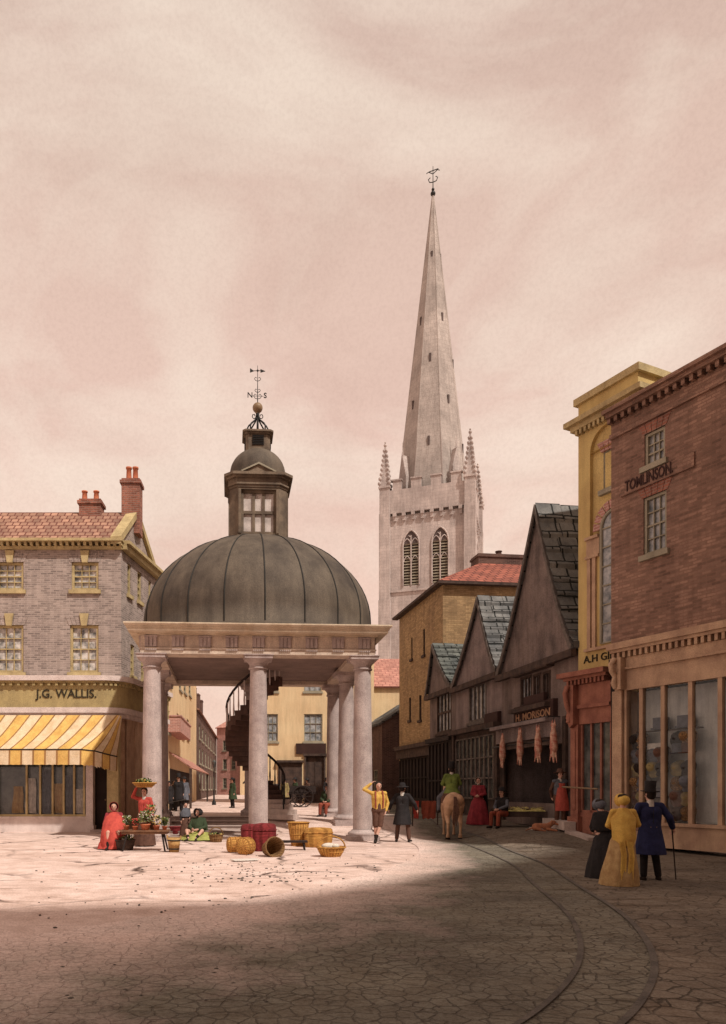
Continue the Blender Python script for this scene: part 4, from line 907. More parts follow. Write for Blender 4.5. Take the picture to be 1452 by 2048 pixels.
# gabled timber houses: the verges sweep in a curve
def gable_house(name, label, t0, t1, tap, zfoot, zap, depth, mat, roofmat, zb, bottom_holes, win_specs, setb=.15, curve=.16, extend_near=0):
    """t measured back from the near end of the row; built from its far end t1 toward the viewer"""
    O = rowO(t1, setb); e, P = row_house(name, label, O, zb); Lw = (t1-t0)*1.0072; ua = (t1-tap)*1.0072
    zf, za = zfoot-zb, zap-zb
    def verge(u):
        if u <= ua: s = (ua-u)/ua
        else: s = (u-ua)/(Lw-ua)
        return za-(za-zf)*(s-curve*sin(PI*s)*(1 if s < 1 else 0)+0) if False else zf+(za-zf)*((1-s)**1.22)
    holes = [P.rect(*v) for v in win_specs]
    m = MB(); m.wall(0, Lw, 0, zf, holes+bottom_holes(P, Lw), th=.3); n = 20
    us = [ua*i/n for i in range(n+1)]+[ua+(Lw-ua)*i/n for i in range(1, n+1)]
    for a, b in zip(us[:-1], us[1:]):
        m.face([(a, -.12, zf), (b, -.12, zf), (b, -.12, verge(b)), (a, -.12, verge(a))])
    m.face([(Lw, 0, 0), (Lw, depth, 0), (Lw, depth, zf), (Lw, 0, zf)]); m.face([(0, depth, 0), (0, 0, 0), (0, 0, zf), (0, depth, zf)])
    m.face([(0, -.12, zf), (0, 0, zf), (Lw, 0, zf), (Lw, -.12, zf)])
    m.build('wall', mat, e)
    r = MB(); ov = .12; acc = 0; prev = None; us2 = us[:]; us2[0] -= .0
    for a, b in zip(us[:-1], us[1:]):
        A, B = Vector((a, -.12-ov, verge(a)+.1)), Vector((b, -.12-ov, verge(b)+.1)); L_ = (B-A).length
        Y = depth; q = [A, B, Vector((b, Y, verge(b)+.1)), Vector((a, Y, verge(a)+.1))]
        r.face(q, 0, uv=[(q_.y, acc+(L_ if i in (1, 2) else 0)) for i, q_ in enumerate(q)], smooth=False)
        r.face([A-Vector((0, 0, .14)), B-Vector((0, 0, .14)), B, A], 0); acc += L_
    # uneven courses: individual slates lifted on the near slope
    rr = random.Random(int(t0*10)+3)
    for a, b in zip(us[n::2], us[n+2::2]):
        yy = -.12-ov
        while yy < depth:
            w_ = rr.uniform(.45, .95); z_ = .03+rr.random()*.06
            r.face([(a, yy, verge(a)+.1+z_), (b+.05, yy, verge(b)+.12+z_+.03), (b+.05, yy+w_-.02, verge(b)+.12+z_+.03), (a, yy+w_-.02, verge(a)+.1+z_)], 0, uv=[(yy, 0), (yy, .6), (yy+w_, .6), (yy+w_, 0)])
            r.face([(b+.05, yy, verge(b)+.02), (b+.05, yy+w_-.02, verge(b)+.02), (b+.05, yy+w_-.02, verge(b)+.15+z_), (b+.05, yy, verge(b)+.15+z_)], 0); yy += w_
    rf = r.build('roof', roofmat, e)
    v = MB()
    for a, b in zip(us[:-1], us[1:]):
        v.face([(a, -.12-ov-.04, verge(a)-.16), (b, -.12-ov-.04, verge(b)-.16), (b, -.12-ov-.04, verge(b)+.12), (a, -.12-ov-.04, verge(a)+.12)])
        v.face([(a, -.12-ov-.04, verge(a)-.16), (a, -.12-ov+.02, verge(a)-.16), (b, -.12-ov+.02, verge(b)-.16), (b, -.12-ov-.04, verge(b)-.16)])
        v.face([(a, -.12-ov-.04, verge(a)+.12), (b, -.12-ov-.04, verge(b)+.12), (b, -.12-ov+.06, verge(b)+.12), (a, -.12-ov+.06, verge(a)+.12)])
    v.build('verge_board', 'verge', rf)
    m = MB(); m.box(0, Lw, -.3, -.123, zf-.22, zf); m.build('jetty_beam', 'timber', e)
    return e, P, holes, Lw, zf
# C, farthest
nb = lambda P, L: []
eC, PC, hC, LC, zfC = gable_house('small_gabled_house', 'smallest and farthest of the three gabled houses with mossy slates', 9.97, 13.4, 12.4, 6.05, 8.25, 7, 'daub', 'slategreen', .45, nb, [(874, 1385, 903, 1465)])
for h in hC: window(eC, h, None, 4, 2, 'timber', 'glassblue', depth=.05, fw=.09, bar=.06)
m = MB(); m.box(.1, LC-.1, -.3, -.003, 3.3, 3.5); m.box(.2, LC-.3, -.1, -.003, .1, 3.3)
for i in range(6): x = .3+i*.48; m.box(x, x+.07, -.17, -.1, .5, 3.2)
m.box(.2, LC-.3, -.17, -.1, 1.5, 1.56); m.build('shopfront', 'timberdark', eC)
# B, middle
def bh(P, L): return []
eB, PB, hB, LB, zfB = gable_house('middle_gabled_house', 'middle one of the three gabled houses with grey slates and a tall upper window', 5.2, 9.95, 7.0, 5.95, 9.07, 8, 'daub2', 'slate', .4, bh, [(938, 1367, 973, 1443)])
for h in hB: window(eB, h, None, 4, 1, 'verge', 'glassblue', depth=.05, fw=.1, bar=.07)
m = MB(); m.box(0.02, LB-.02, -.35, -.003, 3.5, 3.7); m.box(.02, .25, -.2, -.003, 0, 3.5); m.box(LB-.25, LB-.02, -.2, -.003, 0, 3.5)
m.box(.25, LB-.25, -.08, -.004, .0, 3.5); m.build('shop_panel', 'timber', eB)
m = MB(); 
for i in range(10): x = .4+i*.44; m.box(x, x+.06, -.17, -.1, .8, 3.3)
for z in (.8, 1.6, 2.4, 3.24): m.box(.4, LB-.35, -.17, -.1, z, z+.06)
sw = m.build('shop_window', 'verge', eB); g = MB(); g.face([(.4, -.1, .8), (LB-.35, -.1, .8), (LB-.35, -.1, 3.3), (.4, -.1, 3.3)]); g.build('pane', 'glassdark', sw)
# A, nearest, butcher's shop below
def ah(P, L): 
    return [(P.u(1000), P.u(1128), .75, P.z(1490, P.u(1090))), ]
eA, PA, hA, LA, zfA = gable_house('butcher_gabled_house', 'largest gabled house with a dark open butcher shop and carcasses below its sign', -.3, 5.2, 2.1, 5.78, 10.85, 9, 'daub', 'slate', .38, ah, [(1041, 1352, 1064, 1412), (1066, 1347, 1083, 1408), (1085, 1342, 1102, 1403)])
allh = (hA[0][0]-.08, hA[2][1]+.08, min(h[2] for h in hA), max(h[3] for h in hA))
for h in hA: window(eA, h, None, 3, 1, 'timber', 'glassblue', depth=.05, fw=.08, bar=.04)
m = MB(); m.box(allh[0]-.15, allh[1]+.15, -.28, -.003, allh[3]+.02, allh[3]+.16); m.box(allh[0]-.15, allh[1]+.15, -.34, -.003, allh[2]-.2, allh[2]-.05); m.build('window_hood', 'timber', eA)
op = ah(PA, LA)[0]
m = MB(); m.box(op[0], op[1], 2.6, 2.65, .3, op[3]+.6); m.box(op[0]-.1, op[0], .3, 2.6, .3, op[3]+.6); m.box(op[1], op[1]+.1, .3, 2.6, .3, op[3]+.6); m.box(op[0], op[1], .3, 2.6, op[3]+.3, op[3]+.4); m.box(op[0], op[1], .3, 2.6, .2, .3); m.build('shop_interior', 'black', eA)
m = MB(); zc1 = PA.z(1440, PA.u(1090)); m.box(.02, LA-1.2, -.5, -.003, zc1-.12, zc1); m.box(.02, LA-1.2, -.25, -.004, zc1-.6, zc1-.12); m.build('shop_cornice', 'daub2', eA)
for (a, b, c, d_, nm) in ((1036, 1414, 1116, 1441, 'sign_board'), (976, 1432, 1003, 1455, 'sign_board')):
    q = PA.rect(a, c-0 if False else b, c if False else c, d_) if False else PA.rect(a, b, c, d_)
    m = MB(); m.box(q[0], q[1], -.16, -.003, max(q[2], zc1+.01), q[3]+.12); o = m.build(nm, 'signdark', eA)
    if a == 1036:
        lettering('H. MORISON', .34, o, 'letgold', Matrix(), (q[0]+q[1])/2, -.165, (max(q[2], zc1)+q[3])/2-.06, width=(q[1]-q[0])*.86)
        m = MB(); m.box((q[0]+q[1])/2-.7, (q[0]+q[1])/2+.75, -.14, -.003, q[3]+.13, q[3]+.4); o = m.build('sign_board', 'signdark', eA)
        lettering('BUTCHER', .22, o, 'letgold', Matrix(), (q[0]+q[1])/2, -.145, q[3]+.26, width=1.2) if False else None
for q_ in ((LA-.9, LA-.7, -.1, .3, 0, zc1), (.05, .3, -.1, -.003, 0, zc1-.6), (op[0]-.25, op[0], -.08, -.003, 0, zc1-.6)):
    m = MB(); m.box(*q_); m.build('door_post', 'timber', eA)
u0_, u1_ = .35, op[0]-.28
m = MB(); 
for i in range(6): x = u0_+(u1_-u0_)*i/5; m.box(x-.025, x+.025, -.1, -.03, .9, 2.9)
for z in (.9, 1.4, 1.9, 2.4, 2.9): m.box(u0_, u1_, -.1, -.03, z-.025, z+.025)
sw = m.build('shop_window', 'timber', eA); g = MB(); g.face([(u0_, -.03, .9), (u1_, -.03, .9), (u1_, -.03, 2.9), (u0_, -.03, 2.9)]); g.build('pane', 'glassdark', sw)
m = MB(); m.cyl((op[0], -.3, op[3]+.1), (op[1], -.3, op[3]+.1), .03); 
m.build('meat_rail', 'iron', eA)

# Gill's yellow building
dG = (.423, -.906)
OG = Vector((9.02, 22.3)); e, P = house('yellow_parapet_building', 'narrow yellow stuccoed building with arched recess and parapet beside the brick shop', tuple(OG), dG, .3)
LG = 2.06; zp = P.z(741, LG); zcn = P.z(855, 0, .2)
PR = Plane(tuple(OG+Vector(dG)*LG), (.906, .423), .3, P.W)
ac = P.u(1208); aw_ = .52; zsp = P.z(893, ac)  # tall recessed arch
wq = P.rect(1201, 897, 1226, 975); wq = (wq[0], wq[0]+.62, wq[2], wq[3])
m = MB(); x0, x1 = P.u(1180), P.u(1180)+1.25; zb_ = P.z(1085, x0)
aq = (x0, x1, zb_, zsp)
m.wall(0, LG, 0, zsp, [aq], th=.12)
cxa, ra = (x0+x1)/2, (x1-x0)/2; n = 12; prev = (x1, zsp)
for i in range(1, n+1):
    a = PI*i/n; cur = (cxa+ra*cos(a), zsp+ra*sin(a)); m.face([(prev[0], 0, prev[1]), (prev[0], 0, zp), (cur[0], 0, zp), (cur[0], 0, cur[1])], flip=True)
    m.face([(prev[0], 0, prev[1]), (cur[0], 0, cur[1]), (cur[0], .12, cur[1]), (prev[0], .12, prev[1])]); prev = cur
m.face([(0, 0, zsp), (x0, 0, zsp), (x0, 0, zp), (0, 0, zp)]); m.face([(x1, 0, zsp), (LG, 0, zsp), (LG, 0, zp), (x1, 0, zp)])
m.face([(x0-.1, .12, zb_-.1), (x1+.1, .12, zb_-.1), (x1+.1, .12, zsp+ra+.1), (x0-.1, .12, zsp+ra+.1)])
m.face([(0, 4, 0), (0, 0, 0), (0, 0, zp), (0, 4, zp)]); m.M = PR.L; m.face([(0, 0, 0), (4, 0, 0), (4, 0, zp), (0, 0, zp)]); m.M = Matrix(); m.face([(0, 0, zp-.3), (LG, 0, zp-.3), (LG, 4, zp-.3), (0, 4, zp-.3)])
m.build('wall', 'plgill', e)
m = MB()
for (a, b, z0, z1) in ((.1, .1, zp-.02, zp+.18), (.16, .16, zcn-.1, zcn+.05), (.3, .3, zcn+.05, zcn+.2)):
    m.box(-a, LG+b, -a, 0, z0, z1); m.box(-a, 0, 0, 4, z0, z1); m.box(LG+.003, LG+b, .0, 4, z0, z1)
x = 0
while x < LG: m.box(x, x+.08, -.14, -.003, zcn-.24, zcn-.1); x += .16
m.build('cornice', 'trimyel', e)
window(e, (wq[0], wq[1], wq[2], wq[3]), None, 2, 2, 'sashgrey', 'glassblue', depth=.1, fw=.06, head=.3, y=.08, headmat='brickpink')
# lower arched window of two lights with pilasters
q = P.rect(1204, 1085, 1226, 1285); wa = (q[0], q[0]+.75, q[2], P.z(1060, q[0])); m = MB(); cxa2 = (wa[0]+wa[1])/2; ra2 = .37
pts = [(cxa2+ra2*cos(PI*i/10), wa[3]+ra2*1.2*sin(PI*i/10)) for i in range(11)]
m.face([(wa[0], -.01, wa[2]), (wa[1], -.01, wa[2])]+[(x, -.01, z) for x, z in pts]); pn = m
f_ = MB(); f_.tube([(wa[1], -.03, wa[2])]+[(x, -.03, z) for x, z in pts]+[(wa[0], -.03, wa[2])], .05, 6); f_.box(cxa2-.02, cxa2+.02, -.05, -.012, wa[2], wa[3]+.3)
for j in range(7): z = wa[2]+(wa[3]-wa[2])*j/6; f_.box(wa[0], wa[1], -.045, -.012, z-.018, z+.018)
w_ = f_.build('arched_window', 'sashgrey', e); pn.build('pane', 'glassblue', w_)
m = MB()
for i in range(9):
    a0, a1 = PI*i/9+.03, PI*(i+1)/9-.03; r0_, r1_ = ra2+.06, ra2+.3
    m.prof([(cxa2+r0_*cos(a0), wa[3]+r0_*1.2*sin(a0)), (cxa2+r1_*cos(a0), wa[3]+r1_*1.15*sin(a0)), (cxa2+r1_*cos(a1), wa[3]+r1_*1.15*sin(a1)), (cxa2+r0_*cos(a1), wa[3]+r0_*1.2*sin(a1))], -.04, .0)
m.build('lintel', 'brickpink', w_)
zi = wa[3]-.1; m = MB(); m.box(P.u(1174), wa[0]-.06, -.12, -.002, zi-.08, zi); m.box(P.u(1175), wa[0]-.06, -.05, -.002, zi-.55, zi-.08); m.box(P.u(1174), wa[0]-.06, -.1, -.002, zi-.63, zi-.55)
for a in (1177, 1187): m.box(P.u(a), P.u(a)+.12, -.07, -.002, wa[2]-.1, zi-.63)
m.box(P.u(1172), LG, -.1, -.002, wa[2]-.16, wa[2]-.08); m.build('pilaster', 'trimstone', e)
zl = P.z(1317, P.u(1190))
lettering('A.H GILL', .3, e, 'letter', Matrix(), P.u(1168)+.62, -.012, zl, width=1.24)
# Gill's red-brown shop front
zct, zcb = P.z(1342, P.u(1170, .5), .5), P.z(1365, P.u(1150))
uL = P.u(1141, .45); ucn = P.u(1115, .7); m = MB(); m.box(ucn, 1.55, -.75, -.003, zct-.14, zct); m.box(ucn+.12, 1.5, -.6, -.003, zct-.22, zct-.14)
x = uL-.05
while x < 1.45: m.box(x, x+.07, -.56, -.003, zct-.36, zct-.22); x += .14
m.box(uL, 1.5, -.4, -.003, zct-.95, zct-.36); m.box(uL, 1.5, -.46, -.003, zct-1.05, zct-.95); m.box(uL+.25, 1.5, -.38, -.003, zct-1.5, zct-1.05); m.build('shop_cornice', 'trimred', e)
m = MB(); m.prof([(uL-.08, zct-.36), (uL-.08, zct-.75), (uL+.05, zct-1.0), (uL-.02, zct-1.3), (uL+.12, zct-1.6), (uL+.25, zct-1.5), (uL+.25, zct-.36)], -.62, -.38); m.tube([(uL+.08, -.66, zct-.4), (uL+.08, -.76, zct-.6), (uL+.08, -.68, zct-.95), (uL+.08, -.55, zct-1.2), (uL+.08, -.62, zct-1.45)], .07, 8); m.build('bracket', 'trimred', e)
m = MB(); m.box(uL, uL+.27, -.45, .1, 0, zct-1.5); m.box(uL-.06, uL+.33, -.52, .1, 0, .5); m.box(uL+.08, uL+.19, -.48, -.45, .7, zct-1.7); m.build('pilaster', 'trimred', e)
zr0, zr1 = .62, zct-1.5; m = MB(); m.box(uL+.27, 1.5, -.34, -.003, 0, zr0); m.build('stall_riser', 'trimred', e)
m = MB(); n = 3
for i in range(n+1): x = uL+.3+(1.45-uL-.3)*i/n; m.box(x-.03, x+.03, -.33, -.25, zr0, zr1)
m.box(uL+.27, 1.5, -.33, -.25, zr0, zr0+.07); sw = m.build('shop_window', 'trimred', e)
g = MB(); g.face([(uL+.27, -.26, zr0), (1.5, -.26, zr0), (1.5, -.26, zr1), (uL+.27, -.26, zr1)]); g.build('pane', 'glassdark', sw)
m = MB(); m.tube([(uL+.1, -.5, 1.35), (uL+.1, -.85, 1.36), (.3, -.95, 1.36), (1.5, -.9, 1.3)], .025, 7); m.build('guard_rail', 'gilt', e)

# Tomlinson's brick building, continuing toward the viewer out of frame
OB = Vector((9.19, 20.5)); e, P = house('brick_shop_building', 'tall dark red brick building with a large stone shop front at the right edge', tuple(OB), dG, .12)
ztp = P.z(745, P.u(1372)); zsh = P.z(1262, P.u(1372, .3), .3)
w1 = P.rect(1289, 860, 1330, 926); w2 = P.rect(1287, 988, 1333, 1105)
w1 = (w1[0], w1[1], w1[2], w1[3]); step = 2.6
LBk = 7.4; hs = [w1, w2]+[(a+step, b+step, c, d_) for a, b, c, d_ in (w1, w2)]+[(a+2*step, b+2*step, c, d_) for a, b, c, d_ in (w1, w2)]
hs = [h for h in hs if h[1] < LBk]
m = MB(); m.wall(0, LBk, zsh-.3, ztp-.25, hs, th=.16); m.face([(0, 5, 0), (0, 0, 0), (0, 0, ztp-.25), (0, 5, ztp-.25)]); m.face([(LBk, 0, 0), (LBk, 5, 0), (LBk, 5, ztp-.25), (LBk, 0, ztp-.25)])
m.build('wall', 'brickred', e)
for h in hs: window(e, h, None, 3, 3 if h[3]-h[2] < 1.2 else 4, 'sashgrey', 'glassblue', depth=.1, fw=.07, head=.28, headmat='brickchim')
m = MB(); m.box(-.05, LBk, -.32, .3, ztp-.1, ztp); m.box(-.02, LBk, -.22, .3, ztp-.2, ztp-.1); m.box(0, LBk, -.08, .0, ztp-.75, ztp-.62)
x = 0
while x < LBk: m.box(x, x+.1, -.16, -.002, ztp-.34, ztp-.2); x += .22
m.build('cornice', 'brickred', e)
m = MB(); m.slab([(0, -.1, ztp), (LBk, -.1, ztp), (LBk, 2.5, ztp+1.0), (0, 2.5, ztp+1.0)], .1); m.build('roof', 'slate', e) if False else None
q0 = P.u(1246), P.z(965, P.u(1246)); q1 = P.u(1350), P.z(925, P.u(1350)); zmid = (q0[1]+q1[1])/2
m = MB(); zmid -= .13; m.box(q0[0]-.05, q1[0]+.55, -.06, -.002, zmid-.22, zmid+.14); sb_ = m.build('sign_board', 'brickred', e)
lettering('TOMLINSON.', .4, sb_, 'letbrown', Matrix(), (q0[0]+.1+P.u(1352))/2, -.07, zmid-.03, width=P.u(1352)-q0[0]-.15)
# stone shopfront
m = MB(); z = zsh
s0 = P.u(1213, .4); m.box(s0, LBk, -.42, -.003, z-.12, z+.05); m.box(s0+.06, LBk, -.36, -.003, z-.2, z-.12)
x = s0+.1
while x < LBk: m.box(x, x+.08, -.33, -.003, z-.36, z-.2); x += .17
m.box(s0+.09, LBk, -.25, -.003, z-.62, z-.36); m.box(s0+.07, LBk, -.3, -.003, z-.68, z-.62); m.box(s0+.11, LBk, -.22, -.003, z-1.22, z-.68); zg = z-1.22
m.build('shop_cornice', 'trimstone', e)
m = MB(Matrix.Translation((P.u(1236, .4), .05, 0))); m.prof([(-.22, z-.36), (-.22, z-.7), (-.1, z-.85), (-.2, z-1.0), (-.05, z-1.2), (.12, z-1.2), (.12, z-.36)], -.5, -.25)
m.tube([(-.05, -.52, z-.4), (-.05, -.66, z-.55), (-.05, -.62, z-.72), (-.05, -.5, z-.85), (-.05, -.55, z-1.05), (-.05, -.48, z-1.15)], .07, 8); m.build('bracket', 'trimstone', e)
up_ = P.u(1224, .3)+.1; m = MB(Matrix.Translation((up_, 0, 0))); m.box(-.1, .2, -.3, .2, 0, zg); m.box(-.14, .24, -.36, .2, 0, .5); m.box(.22, .29, -.22, .2, .6, zg); m.build('pilaster', 'trimstone', e)
zr = P.z(1652, P.u(1350)); m = MB(); m.box(.33, LBk, -.2, 0, 0, zr); m.box(.33, LBk, -.28, 0, zr, zr+.08); m.build('stall_riser', 'trimstone', e)
mx_ = [P.u(v, .2) for v in (1281.5, 1325)]; mx_ = mx_+[mx_[-1]+.75, mx_[-1]+1.5, mx_[-1]+2.3]
m = MB()
for x in mx_: m.box(x-.055, x+.055, -.2, -.08, zr+.08, zg)
sw = m.build('shop_window', 'trimstone', e); g = MB(); g.face([(.33, -.13, zr+.08), (LBk, -.13, zr+.08), (LBk, -.13, zg), (.33, -.13, zg)]); g.build('pane', 'clear', sw)
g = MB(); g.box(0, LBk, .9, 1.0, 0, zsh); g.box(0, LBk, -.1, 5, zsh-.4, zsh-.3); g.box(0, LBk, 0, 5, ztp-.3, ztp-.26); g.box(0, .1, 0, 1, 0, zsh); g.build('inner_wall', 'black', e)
g = MB(); g.face([(.33, .42, zr), (LBk, .42, zr), (LBk, .42, zg), (.33, .42, zg)]); g.face([(.33, -.1, zr+.08), (LBk, -.1, zr+.08), (LBk, .41, zr+.08), (.33, .41, zr+.08)]); g.build('display_back', 'display', sw)
WB = P.W
def hat_at(i, u, z, kind, bay):
    m = MB(); r = .13
    if kind == 'top': m.lathe([(.0, .16), (.085, .155), (.08, .0), (.13, -.01), (.14, .01)], 16)
    elif kind == 'round': m.lathe([(.0, .1), (.06, .09), (.085, .04), (.09, .0), (.15, -.02), (.15, -.03)], 16)
    else: m.lathe([(.01, .13), (.07, .12), (.1, .06), (.1, 0), (.16, -.05)], 16)
    m.M = Matrix()
    o = m.build('hat', ['hairdark', 'wickerbrown', 'c_grey', 'c_brown', 'c_olive'][i % 5]); o.matrix_world = WB @ Matrix.Translation((u, .02, z)) @ Matrix.Rotation(rad(68 if kind != 'top' else 5), 4, 'X') @ Matrix.Scale(1.5, 4)
    c = ('black', 'straw', 'grey', 'brown', 'olive')[i % 5]; k_ = {'top': 'top hat', 'round': 'round brimmed hat', 'bell': 'deep bonnet'}[kind]
    return tag(o, f'{c} {k_} in shop window, {bay}', 'hat', 'hats on show in the right shop window')
i = 0
M['display'] = M['display'] if 'display' in M else mk('display_cloth', S(170, 168, 160))
bays = ((max(.45, up_+.35), mx_[0]-.1, 'left bay', (1375, 1570)), (mx_[0]+.1, mx_[1]-.1, 'middle bay', 0), (mx_[1]+.1, mx_[2]-.1, 'right bay', 0))
rws = ('top row', 'second row', 'third row', 'fourth row', 'fifth row', 'lowest row')
for bi, (a, b, nm, _) in enumerate(bays):
    for r_ in range(6):
        z = zr+.35+(5-r_)*.37
        for cc in range(2):
            if (bi, r_) in ((1, 0), (1, 3)) : continue
            u = a+(b-a)*(.27+.48*cc); kd = 'top' if (r_ == 1 and bi == 2) or (bi == 1 and r_ == 4) else ('round' if (r_+cc+bi) % 3 else 'bell')
            hat_at(i, u, z, kd, rws[r_]+', '+('left one' if cc == 0 else 'right one')+', '+nm); i += 1
m = MB(); m.box(.4, mx_[2], .15, .3, zr+2.42, zr+2.45); m.build('display_shelf', 'timber', sw)
for j, u in enumerate(((mx_[0]+mx_[1])/2, (mx_[1]+mx_[2])/2)):
    m = MB(); m.box(u-.16, u+.16, .05, .28, zr+2.46, zr+2.76); m.box(u-.2, u+.2, .02, .3, zr+2.455, zr+2.5); o = m.build('hat_box', 'c_grey'); o.matrix_world = WB.copy(); tag(o, 'dark square box on the shelf of the '+('middle' if j == 0 else 'right')+' shop window bay', 'box', 'boxes on the display shelf')
m = MB(); q = (mx_[0]+mx_[1])/2; m.box(q-.26, q+.26, -.03, -.01, zr+1.95, zr+2.1); o = m.build('price_card', 'paper', sw)

# unseen block added behind the viewer, shaped to cast the foreground shadow
e = empty('unseen_shadow_block', (12, -7, 0), 0, 'unseen tall brick block added behind the viewer to cast the foreground shadow', 'building')
m = MB(); m.extr([(-20, -4.2), (3.2, .1), (6.8, 3.6), (12.5, 10.5), (26, 5), (20, -14), (-20, -14)], 0, 30); m.build('wall', 'brickred', e)
for i in range(7):
    for z in (3, 8, 13, 18, 23):
        q = MB(); q.box(-18.5+3*i, -17+3*i, -.02+.0, .6, z, z+2.4); w_ = q.build('window', 'trimyel', e); q = MB(); q.box(-18.3+3*i, -17.2+3*i, .55, .63, z+.15, z+2.25); q.build('pane', 'glassdark', w_)
# ------------------------------------------------------------------ people
BASE = dict(pel=(0, 0, .93), chest=(0, 0, 1.27), neck=(0, .01, 1.44), head=(0, -.015, 1.585), shL=(.175, 0, 1.385), shR=(-.175, 0, 1.385), elL=(.235, .03, 1.11), elR=(-.235, .03, 1.11),
            haL=(.25, -.05, .87), haR=(-.25, -.05, .87), hipL=(.09, 0, .92), hipR=(-.09, 0, .92), knL=(.1, -.02, .5), knR=(-.1, -.02, .5), anL=(.105, .02, .09), anR=(-.105, .02, .09))
def person(label, pos, rz, h=1.7, pose=None, yaw=0, vox=.012, skin='skin', group=None, coat=None, coat_len=None, trousers='c_brown', waistcoat=None, shirt=None, sleeves=None, skirt=None, skirt_w=.36,
           bodice=None, shawl=None, apron=None, hat=None, hatmat='c_black', hair='hairdark', bun=False, boots='hairdark', seated=False, collar=None, stoop=0, breeches=False, name='person', extra=None, clench=False, skirt_shift=(0, 0), cloak=None, back=False):
    J = {k: Vector(v) for k, v in BASE.items()}
    for k, v in (pose or {}).items(): J[k] = Vector(v)
    b = MB(); c = b.cap
    c(J['hipL'], J['hipR'], .105, .105); 
    for s in (-.055, .055):
        o = Vector((s, 0, 0)); c(J['pel']+o, J['chest']+o*1.2, .095, .105)
    c(J['shL'], J['shR'], .06, .06); c(J['chest'], J['neck'], .1, .055); c(J['neck']-Vector((0, 0, .03)), J['head'], .05, .05)
    Hd = J['head']; Rz = Matrix.Rotation(yaw, 3, 'Z')
    def hp(x, y, z): return Hd+Rz @ Vector((x, y, z))
    c(hp(0, .012, .035), hp(0, .0, -.0), .088, .08); c(hp(0, -.02, -.03), hp(0, -.035, -.07), .062, .038)
    c(hp(0, -.088, .01), hp(0, -.107, -.022), .009, .013); c(hp(.084, .01, .0), hp(.084, .008, .02), .014, .018); c(hp(-.084, .01, .0), hp(-.084, .008, .02), .014, .018)
    for S_ in 'LR':
        sg = 1 if S_ == 'L' else -1
        c(J['sh'+S_], J['el'+S_], .05, .038); c(J['el'+S_], J['ha'+S_], .037, .025)
        d = (J['ha'+S_]-J['el'+S_]).normalized(); side = d.cross(Vector((sg, 0, 0))); side = side.normalized() if side.length > .2 else Vector((0, 1, 0)); nrm = side.cross(d).normalized()
        if nrm.x*sg > 0: nrm = -nrm
        pm = J['ha'+S_]+d*.085
        c(J['ha'+S_]+d*.02, pm-side*.018, .024, .018); c(J['ha'+S_]+d*.02, pm+side*.018, .024, .018)
        for q, ln in ((-.03, .062), (-.01, .075), (.01, .07), (.028, .055)):
            a = pm+side*q; m1 = a+d*ln*.5+nrm*(.012 if not clench else .03); m2 = m1+d*ln*.42+nrm*(.026 if not clench else .05)-(d*ln*.6 if clench else Vector()); c(a, m1, .010, .009, n=8); c(m1, m2, .009, .0075, n=8)
        t0 = J['ha'+S_]+d*.03-side*.028; t1 = t0+d*.035-side*.028+nrm*.01; c(t0, t1, .012, .011, n=8); c(t1, t1+d*.032+nrm*.008, .011, .008, n=8)
        c(J['hip'+S_], J['kn'+S_], .082, .055); c(J['kn'+S_], J['an'+S_], .053, .034)
        f = J['kn'+S_]-J['an'+S_]; fd = Vector((.25*sg, -1, 0)).normalized() if ('toe'+S_) not in J else (J['toe'+S_]-J['an'+S_]).normalized()
        c(J['an'+S_]+Vector((0, .03, -.045)), J['an'+S_]+fd*.14+Vector((0, 0, -.06)), .036, .028)
    P = b.build(name, skin, None, tuple(pos), rz, remesh=vox, smooth_it=2); P.scale = (h/1.7,)*3; tag(P, label, 'person', group)
    def part(n, mt, m, **k): return m.build(n, mt, P, **k)
    for s in (-1, 1):
        m = MB(); e_ = hp(s*.032, -.078, .012); m.ball(e_, .0135, 8); part('eye', 'eye', m)
    m = MB(); m.cap(hp(-.02, -.087, -.052), hp(.02, -.087, -.052), .0075, .0075, 6); part('mouth', 'lip', m)
    # hair
    if hair:
        m = MB(); m.cap(hp(0, .035, .055), hp(0, .035, .0), .088, .085); m.cap(hp(-.045, .0, .085), hp(.045, .0, .085), .05, .05)
        if bun: m.cap(hp(0, .12, .02), hp(0, .12, .0), .045, .045)
        for s in (-1, 1): m.cap(hp(s*.075, -.01, .05), hp(s*.08, .0, -.03 if bun else .0), .025, .018)
        part('hair', hair, m, remesh=vox)
    r = 1
    def leg(mt, rr=.018, to=1.0, n_='trousers'):
        m = MB(); m.cap(J['hipL'], J['hipR'], .118, .118)
        for S_ in 'LR':
            m.cap(J['hip'+S_], J['kn'+S_], .082+rr, .056+rr); 
            if to > .1: m.cap(J['kn'+S_], J['kn'+S_].lerp(J['an'+S_], to), .056+rr*.9, .05+(.01 if to > .8 else 0))
        m.cap(J['pel'], J['pel']+Vector((0, 0, .12)), .13, .13); part(n_, mt, m, remesh=vox, smooth_it=3)
    if trousers: leg(trousers, to=.93 if not breeches else .15)
    if boots:
        for S_ in 'LR':
            sg = 1 if S_ == 'L' else -1; m = MB(); fd = Vector((.25*sg, -1, 0)).normalized() if ('toe'+S_) not in J else (J['toe'+S_]-J['an'+S_]).normalized(); fd.z = 0
            a = J['an'+S_]; m.cap(a+Vector((0, .03, -.045)), a+fd*.15+Vector((0, 0, -.055)), .044, .034); m.cap(a+Vector((0, .0, -.03)), a.lerp(J['kn'+S_], .3), .043, .05); part('boot', boots, m, remesh=vox)
